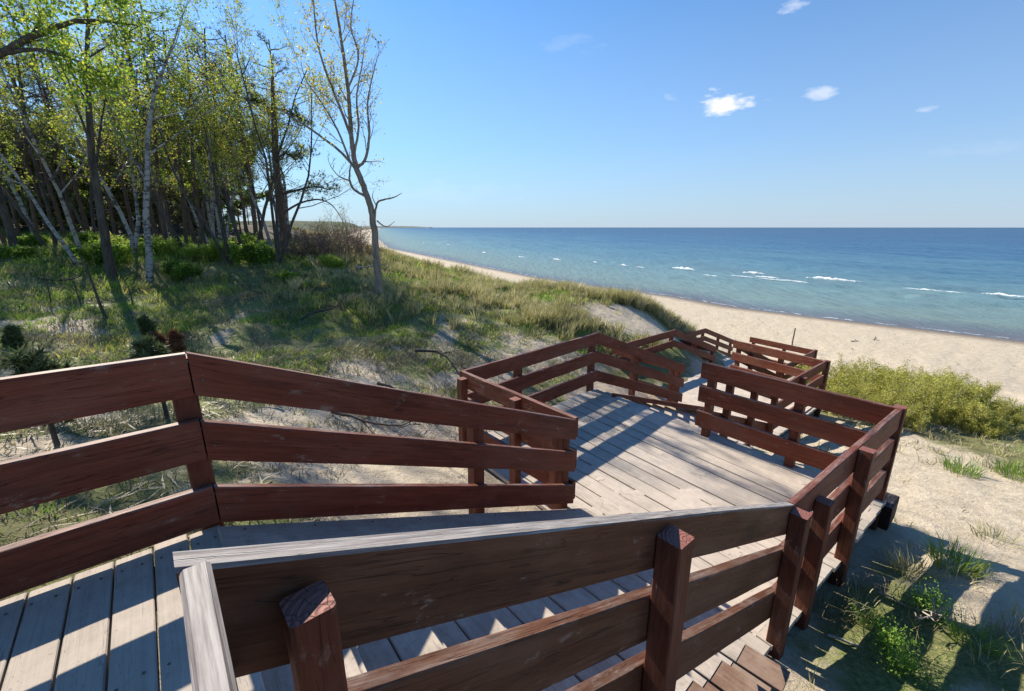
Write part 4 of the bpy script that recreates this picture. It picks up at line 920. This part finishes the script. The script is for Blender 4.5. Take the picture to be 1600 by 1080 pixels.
# the big yellow-green bush right of the second landing: several shrubs grown together
wl_ = ['left end of the yellow green bush, growing against the railing corner', 'back left part of the yellow green bush, next to the farthest railing', 'middle front shrub of the yellow green bush', 'tall middle shrub of the yellow green bush', 'back middle shrub of the yellow green bush, nearest the open beach',
       'right front shrub of the yellow green bush above the sparse dune grass', 'right back shrub of the yellow green bush', 'low shrub at the right tip of the yellow green bush', 'low front left shrub of the yellow green bush below the railing corner', 'lowest front shrub of the yellow green bush, above the bare sand']
for i, (x_, y_, s_) in enumerate([(8.5, 10.3, .8), (9.3, 12.0, .9), (9.7, 9.7, .72), (10.6, 10.9, .92), (11.2, 12.3, .8), (11.3, 9.9, .6), (12.2, 11.3, .55), (12.4, 10.2, .38), (8.4, 8.9, .52), (10.2, 8.7, .42)]):
    put_shrub('willow_shrub', S_willow[i % 2], (x_, y_, gz1(x_, y_)-.08), s_*1.08, wl_[i], 'shrub', 'yellow green bush beside the stairway')

# ------------------------------------------------------------------ grass and ground litter (uncountable)
def blades(pts, h, w, lean, seed, rootspread, per, droop=.5):
    """pts (n,3): tuft roots; h, w arrays per tuft; returns V, F, rnd of curved 5-vertex blades"""
    rg = np.random.default_rng(seed); n = len(pts)*per
    P = np.repeat(pts, per, 0); hh = np.repeat(h, per)*rg.uniform(.45, 1.1, n); ww = np.repeat(w, per)*rg.uniform(.6, 1.3, n)
    a = rg.uniform(0, 6.283, n); rs = np.repeat(rootspread, per)*np.sqrt(rg.random(n)); P = P+np.stack([np.cos(a)*rs, np.sin(a)*rs, np.zeros(n)], 1)
    b = a+rg.normal(0, .7, n); ln = lean*rg.uniform(.2, 1.2, n)
    dx, dy = np.cos(b)*ln, np.sin(b)*ln; sx, sy = -np.sin(b), np.cos(b)
    # turn the flat side at random
    c = rg.uniform(0, 3.14, n); sx, sy = np.cos(c), np.sin(c)
    def row(f, k, wf): 
        x = P[:, 0]+dx*hh*k; y = P[:, 1]+dy*hh*k; z = P[:, 2]+hh*f*(1-.35*ln*droop*f)-.01
        return [np.stack([x-sx*ww*wf, y-sy*ww*wf, z], 1), np.stack([x+sx*ww*wf, y+sy*ww*wf, z], 1)]
    r0 = row(0, 0, .5); r1 = row(.55, .38, .42); r2 = row(1, 1.0, 0)
    V = np.stack([r0[0], r0[1], r1[0], r1[1], r2[0]], 1).reshape(-1, 3); i = np.arange(n)*5
    return V, np.stack([i, i+1, i+3, i+2], 1), np.stack([i+2, i+3, i+4], 1), np.repeat(np.repeat(rg.random(len(pts)), per)*.6+rg.random(n)*.4, 5)
def scatter(n, box, prob, seed):
    rg = np.random.default_rng(seed); out = []
    x = rg.uniform(box[0], box[1], n); y = rg.uniform(box[2], box[3], n)
    r_ = np.hypot(x, y); keep = rg.random(n) < prob(x, y)
    x, y = x[keep], y[keep]
    # only where it could be seen
    vis = (y*cp+.26*(CZ-4) > .3) & (np.abs(x) < (y+3)*1.35+3)
    x, y = x[vis], y[vis]; wk = walk(x, y) > .08; x, y = x[wk], y[wk]
    return np.stack([x, y, ground(x, y)], 1)
def grass_obj(name, sets, mats, kind='stuff'):
    Vs, Q, T, Rn, b0 = [], [], [], [], 0
    for (V, q, t_, rn) in sets: Vs.append(V); Q.append(q+b0); T.append(t_+b0); Rn.append(rn); b0 += len(V)
    me = mesh_np(name, np.concatenate(Vs), [np.concatenate(Q), np.concatenate(T)], mats, False, {'rnd': np.concatenate(Rn)})
    return tag(link(name, me), kind=kind)
def isleft(x, y): return sst(0, 1.2, side(x, y))
def near_keep(x, y, r0): return np.clip(r0/np.hypot(x, y), 0, 1)**1.3
# marram on the ridge
zone = lambda x, y: sst(10.0, 12.8, y+.15*x)*isleft(x, y)*sst(15.5, 17.5, shore(x, y))*sst(-8.5, -4, x+.0*y+np.clip((y-14)*.45, 0, 30))
p = scatter(42000, (-26, 9, 9, 60), lambda x, y: zone(x, y)*np.clip(cover(x, y)*1.2-.1+.2*(fbm(x, y, 3)-.5), 0, 1)*near_keep(x, y, 15)*(.12+.88*sst(.44, .56, fbm(x*1.5, y*1.5, 93, 3))), 1)
rg = np.random.default_rng(2); k = fbm(p[:, 0]*.9, p[:, 1]*.9, 90)
print('marram', len(p))
grass_obj('marram_grass', [blades(p, .14+.62*k*rg.uniform(.5, 1.2, len(p)), np.full(len(p), .012)+.0006*np.hypot(p[:, 0], p[:, 1]), .62, 4, np.full(len(p), .10), 22)], [M['marram']])
# the big grass heads that top the sandy mound
tt = []
for (x_, y_, s_) in [(4.0, 16.4, 1.0), (4.7, 16.7, 1.1), (5.3, 16.9, .9), (3.3, 16.6, .8), (5.9, 17.3, .7), (2.4, 17.3, .9), (1.2, 18.4, 1.0), (.4, 17.8, .8), (1.5, 12.9, .9), (2.2, 13.2, .8), (.8, 13.0, .7), (6.6, 17.9, .6), (1.0, 12.2, .7), (1.8, 12.3, .75)]:
    for j in range(9): tt.append((x_+frg.gauss(0, .2), y_+frg.gauss(0, .2), s_))
tt = np.array(tt); zz = ground(tt[:, 0], tt[:, 1])
grass_obj('dune_crest_grass', [blades(np.stack([tt[:, 0], tt[:, 1], zz], 1), .58*tt[:, 2], np.full(len(tt), .017), .6, 6, np.full(len(tt), .14), 60)], [M['marram']])
# blue-green low creeping cover by the mound and on the sand right of the walkway
p = scatter(26000, (-8, 22, 1, 26), lambda x, y: np.clip(blob(x, y, 6.4, 17.6, 1.3)+blob(x, y, 1.0, 8.6+1.6, 1.0)*.5+blob(x, y, 9.2, 8.2, 1.6, .8)*.7+blob(x, y, 11.5, 8.4, 2.4, .6)*.7+blob(x, y, -2.4, 8.2, 1.5)*.6+blob(x, y, -.9, 9.5, 1.2)*.7+blob(x, y, -4, 7, 2)*.4, 0, 1)*sst(.4, .6, fbm(x*2, y*2, 6)), 5)
grass_obj('creeping_heath', [blades(p, np.full(len(p), .13), np.full(len(p), .012), .9, 7, np.full(len(p), .10), 14)], [M['heath']])
# short turf and moss on the wooded slope
zone2 = lambda x, y: isleft(x, y)*np.clip(cover(x, y)*1.25, 0, 1)*sst(40, 20, y)
p = scatter(90000, (-36, 4, 1.2, 30), lambda x, y: zone2(x, y)*near_keep(x, y, 7.5)*(.25+.75*sst(3, 9, np.hypot(x, y)))*sst(.40, .58, fbm(x*.8, y*.8, 33)+.12*sst(8, 15, y)), 11)
print('turf', len(p))
rr_ = np.hypot(p[:, 0], p[:, 1])
grass_obj('short_grass', [blades(p, .045+.011*rr_*rg.uniform(.2, 1.1, len(p)), .0035+.0011*rr_, .9, 12, .05+.012*rr_, 13)], [M['grass']])
p = scatter(90000, (-30, 3, .8, 22), lambda x, y: isleft(x, y)*near_keep(x, y, 7)*sst(.42, .62, fbm(x*1.1, y*1.1, 44))*np.clip(cover(x, y)+.25, 0, 1), 12)
print('heath', len(p)); rr_ = np.hypot(p[:, 0], p[:, 1])
grass_obj('heath_cover', [blades(p, .05+.008*rr_, .005+.0010*rr_, 1.3, 13, .05+.010*rr_, 9)], [M['heath']])
# dry needles, twigs and bark lying about
def litter(name, pts, L, w, seed, mat):
    rg = np.random.default_rng(seed); n = len(pts); a = rg.uniform(0, 6.28, n); l = L*rg.uniform(.3, 1.3, n)[:, None]; d = np.stack([np.cos(a), np.sin(a), rg.uniform(-.05, .35, n)], 1); s = np.stack([-np.sin(a), np.cos(a), np.zeros(n)], 1)*w
    c = pts+np.array([0, 0, .012]); bend = np.stack([s[:, 0], s[:, 1], np.full(n, w)], 1)*rg.uniform(-3, 3, n)[:, None]
    V = np.stack([c-d*l*.5-s, c-d*l*.5+s, c+bend+s+[0, 0, w], c+bend-s+[0, 0, w], c+d*l*.5], 1).reshape(-1, 3); i = np.arange(n)*5
    return mesh_np(name, V, [np.stack([i, i+1, i+2, i+3], 1), np.stack([i+3, i+2, i+4], 1)], [mat], False, {'rnd': np.repeat(rg.random(n), 5)})
p = scatter(80000, (-26, 4, .8, 20), lambda x, y: isleft(x, y)*near_keep(x, y, 5.5)*(.35+.65*sst(.4, .6, fbm(x*1.4, y*1.4, 55))), 14)
tag(link('twig_litter', litter('twig_litter', p, .26, .006, 15, M['litter'])), kind='stuff')
# right hand side: thin blades, tufts and seaweed scraps on the sand
p = scatter(9000, (1, 24, .6, 18), lambda x, y: (1-isleft(x, y))*near_keep(x, y, 6)*np.clip(cover(x, y)*1.1+.03, 0, 1), 21)
rr_ = np.hypot(p[:, 0], p[:, 1])
grass_obj('sparse_sand_grass', [blades(p, np.full(len(p), .16), .004+.0008*rr_, 1.0, 22, np.full(len(p), .10), 12)], [M['marram']])
p = scatter(7000, (1, 30, .6, 30), lambda x, y: (1-isleft(x, y))*near_keep(x, y, 6)*.5*sst(.45, .62, fbm(x*.9, y*.9, 66)), 23)
tag(link('straw_scraps', litter('straw_scraps', p, .12, .006, 24, M['litter'])), kind='stuff')
p = scatter(5000, (-4, 46, 8, 60), lambda x, y: sst(14, 12, shore(x, y))*sst(1.6, 3, shore(x, y))*(.12+.5*sst(.5, .62, fbm(x*.25, y*.7, 68))), 25)
tag(link('beach_wrack', litter('beach_wrack', p, .16, .02, 26, M['litter'])), kind='stuff')

def tuft(name, u, v, h, n, mat, label, cat, spread=.12, lean=.8, w=.008, p=None, seed=1, group=None):
    p = p or G_at(u, v)
    if walk(np.array([p.x]), np.array([p.y]))[0] < 0: print('tuft on walkway', label, tuple(p))
    V, q, t_, rn = blades(np.array([[0, 0, 0.]]), np.array([h]), np.array([w]), lean, seed, np.array([spread]), n)
    me = mesh_np(name, V, [q, t_], [mat], False, {'rnd': rn}); o = link(name, me, None, Matrix.Translation(p)); return tag(o, label, cat, group)
tuft('grass_tuft', 1490, 886, .26, 260, M['grass'], 'Dense green grass tuft at the top edge of the railing shadow on the sand', 'grass tuft', .17, .9, .007, seed=3)
tuft('grass_tuft', 1420, 900, .22, 120, M['marram'], 'Dry grass tuft in the shade right of the stair railing posts', 'grass tuft', .14, .9, .006, seed=4)
tuft('grass_tuft', 1550, 845, .16, 90, M['marram'], 'Small dry tuft alone on bright sand at the right edge', 'grass tuft', .16, 1.1, .006, seed=5)
tuft('grass_tuft', 1500, 738, .26, 200, M['grass'], 'Round green tuft among dry grass on the slope below the bush', 'grass tuft', .22, .8, .009, seed=6)
tuft('grass_tuft', 1590, 745, .28, 260, M['grass'], 'Green tuft at the right edge above the bare sand', 'grass tuft', .25, .8, .009, seed=7)
tuft('grass_tuft', 1520, 1010, .22, 140, M['grass'], 'Green tuft between two light stripes of the railing shadow', 'grass tuft', .13, .8, .005, seed=8)
tuft('grass_tuft', 1580, 1000, .2, 120, M['heath'], 'Grey green tuft in the shade at the bottom right corner', 'grass tuft', .13, .9, .005, seed=9)
tuft('grass_tuft', 1300, 960, .2, 160, M['heath'], 'Low grey green tuft in the darkest shade beside the railing post', 'grass tuft', .16, 1.0, .005, seed=10)
# leafy weeds
S_weed = shrub(541, .5, .34, 9, [M['weed']], .022, 2, M['weed'], None, .1, .8, (5, 2), 2.2)
for (u_, v_, s_, lb) in [(1395, 1020, .42, 'Leafy bright green weed with long stems in the shade, bottom right'), (1350, 975, .3, 'Smaller leafy weed beside the bright one, nearer the railing post'), (1415, 1066, .4, 'Leafy weed at the bottom edge of the picture in the shade'), (1455, 960, .45, 'Little weed at the left light stripe of the railing shadow')]:
    put_shrub('weed', S_weed, G_at(u_, v_), s_, lb, 'weed')
# dry branched stalks
S_dry = shrub(551, .5, .12, 4, None, .03, 1, M['pale_twig'], None, .12, 0, (5, 4))
put_shrub('dry_stalk', S_dry, G_at(1385, 935), .45, 'Pale branched dry stalk in the shade, above the leafy weed', 'dry plant')
put_shrub('dry_stalk', S_dry, G_at(1343, 920), .4, 'Dry branched stalk just right of the stair railing corner post', 'dry plant')

# fallen branches
def fallen(u, v, L, az, r_, mat, label, seed, lift=.06):
    w = Wood(seed); p = G_at(u, v); d = Vector((math.cos(R(az)), math.sin(R(az)), .06))
    o = dict(maxlvl=2, wob=.16, up=(.0, .05, .05), kids=(5, 3), ratio=.38, start=(.25, .2), ang=(25, 60), leafp=0, minr=.005)
    w.branch(Vector((0, 0, lift)), d, L, r_, 0, o)
    V = np.array(w.V); zz = ground(V[:, 0]+p.x, V[:, 1]+p.y)-p.z; V[:, 2] = V[:, 2]+zz
    o_ = link('fallen_branch', mesh_np('fallen_branch', V, np.array(w.F), [mat], True), None, Matrix.Translation(p)); tag(o_, label, 'branch')
fallen(470, 505, 1.5, 20, .03, M['dark_bark'], 'Dark fallen branch on the green slope below the lone tree', 71)
fallen(650, 560, 1.8, -25, .035, M['dark_bark'], 'Dark crooked branch reaching over the hollow left of the first landing', 72, .15)
fallen(590, 605, 1.4, -15, .025, M['dark_bark'], 'Thin dark branch lying in the hollow above the left railing', 73)
fallen(520, 650, 1.3, -20, .028, M['dark_bark'], 'Black branch on sand seen between top and middle boards of the left railing', 74)
fallen(440, 640, .9, 160, .02, M['twig'], 'Small fork of dead wood on the sand behind the left railing', 75)
fallen(555, 425, 1.9, 25, .05, M['pale_twig'], 'Bleached pale trunk lying on the slope just left of the lone tree', 76, .2)
fallen(420, 462, 1.1, 170, .02, M['twig'], 'Dry twig on the grass in the middle of the slope', 77)
fallen(390, 400, 1.6, 10, .03, M['pale_twig'], 'Pale dead branch at the foot of the multi stemmed tree', 78, .25)
fallen(60, 440, 1.4, 15, .025, M['dark_bark'], 'Dark twig on the turf at the left edge below the wood', 79)
fallen(1370, 930, .7, -60, .008, M['pale_twig'], 'Thin pale twig in the shade left of the light stripe', 80, .03)
fallen(1290, 1000, .6, -20, .012, M['pale_twig'], 'Bleached stick at the foot of the near railing post', 81, .03)
# young pines and saplings on the slope
def sapling(u, v, h, label, seed, needles=True, brown=False, lean=(0, 0), bare_=.5, wid=.5):
    w = Wood(seed); p = G_at(u, v); R_ = w.r; n = 8; pts = [Vector((0, 0, -.05))]; d = Vector((lean[0], lean[1], 1)).normalized()
    for i in range(n): d = (d+Vector((R_.gauss(0, .06), R_.gauss(0, .06), .02))).normalized(); pts.append(pts[-1]+d*h/n)
    w.tube(pts, [.022*h*(1-.75*i/n)+.003 for i in range(n+1)], 6)
    spots = []
    for c in range(int(16)):
        f = bare_+(1-bare_)*(c/16)**.8; i = min(int(f*n), n-1); q = pts[i].lerp(pts[i+1], f*n-i); a = c*2.4; L = wid*h*.5*(1.15-f*.8)*R_.uniform(.6, 1.2)
        e = q+Vector((math.cos(a)*L, math.sin(a)*L, L*R_.uniform(.0, .5))); m_ = q.lerp(e, .5)-Vector((0, 0, L*.06)); w.tube([q, m_, e], [.006, .004, .002], 3)
        if needles: spots += [(m_, 2), (e, 3), (m_.lerp(e, .5), 2)]
    if needles: spots += [(pts[-1], 5)]
    root = empty('young_pine' if needles else 'sapling', p, label, 'tree')
    link('trunk', w.wood_mesh('trunk', M['dark_bark']), root, Matrix.Translation(p))
    if needles: link('crown', needles_mesh('crown', spots, M['needle_brown' if brown else 'needle'], seed, .09, 26, .03), root, Matrix.Translation(p))
sapling(236, 545, .65, 'Small dark young pine with a round top just above the left railing', 91, True, False, (0, 0), .55, .45)
sapling(255, 552, .42, 'Tiny pine with rusty tips right of the small round topped pine', 92, True, True, (.1, 0), .3, .5)
sapling(278, 558, .5, 'Rust brown little pine next to the bend of the left railing', 93, True, True, (0, 0), .3, .5)
sapling(168, 500, 1.5, 'Tall thin leaning sapling with bare twigs on the left slope', 94, False, False, (-.22, 0), .25, .8)
sapling(92, 700, .9, 'Young pine behind the top and middle boards of the left railing', 95, True, False, (0, 0), .3, .6)
sapling(262, 655, .9, 'Thin dark pine stem seen between boards beside the bend post', 96, True, False, (0, 0), .35, .6)
sapling(80, 478, .7, 'Bare stick sapling near the left edge of the slope', 97, False, False, (0, 0), .3, .3)
sapling(128, 480, .7, 'Bare stick sapling left of the tall leaning sapling', 98, False, False, (-.05, 0), .3, .3)
sapling(208, 478, .8, 'Bare upright sapling right of the tall leaning sapling', 99, False, False, (0, 0), .3, .3)
sapling(270, 440, .9, 'Thin sapling in the grass below the forked birch', 100, False, False, (-.1, 0), .3, .4)
sapling(25, 545, .38, 'Small green shrubby pine at the left edge above the railing', 101, True, False, (0, 0), .2, .7)
# posts and scraps on the beach
p = G_at(1236, 548); w_ = Wood(5); w_.tube([Vector((0, 0, -.3)), Vector((.0, 0, .5)), Vector((.02, 0, 1.25))], [.035, .033, .03], 8)
tag(link('thin_pole', w_.wood_mesh('thin_pole', M['dark_bark']), None, Matrix.Translation(p)), 'Thin dark pole standing in the beach sand behind the farthest railing', 'pole')
for i, (u_, v_, lb) in enumerate([(1330, 534, 'Small dark clump of seaweed on the beach, left one of two'), (1366, 532, 'Dark clump of driftwood and seaweed on the beach, right one of two')]):
    fallen(u_, v_, .55, 20+i*30, .035, M['dark_bark'], lb, 110+i, .02)
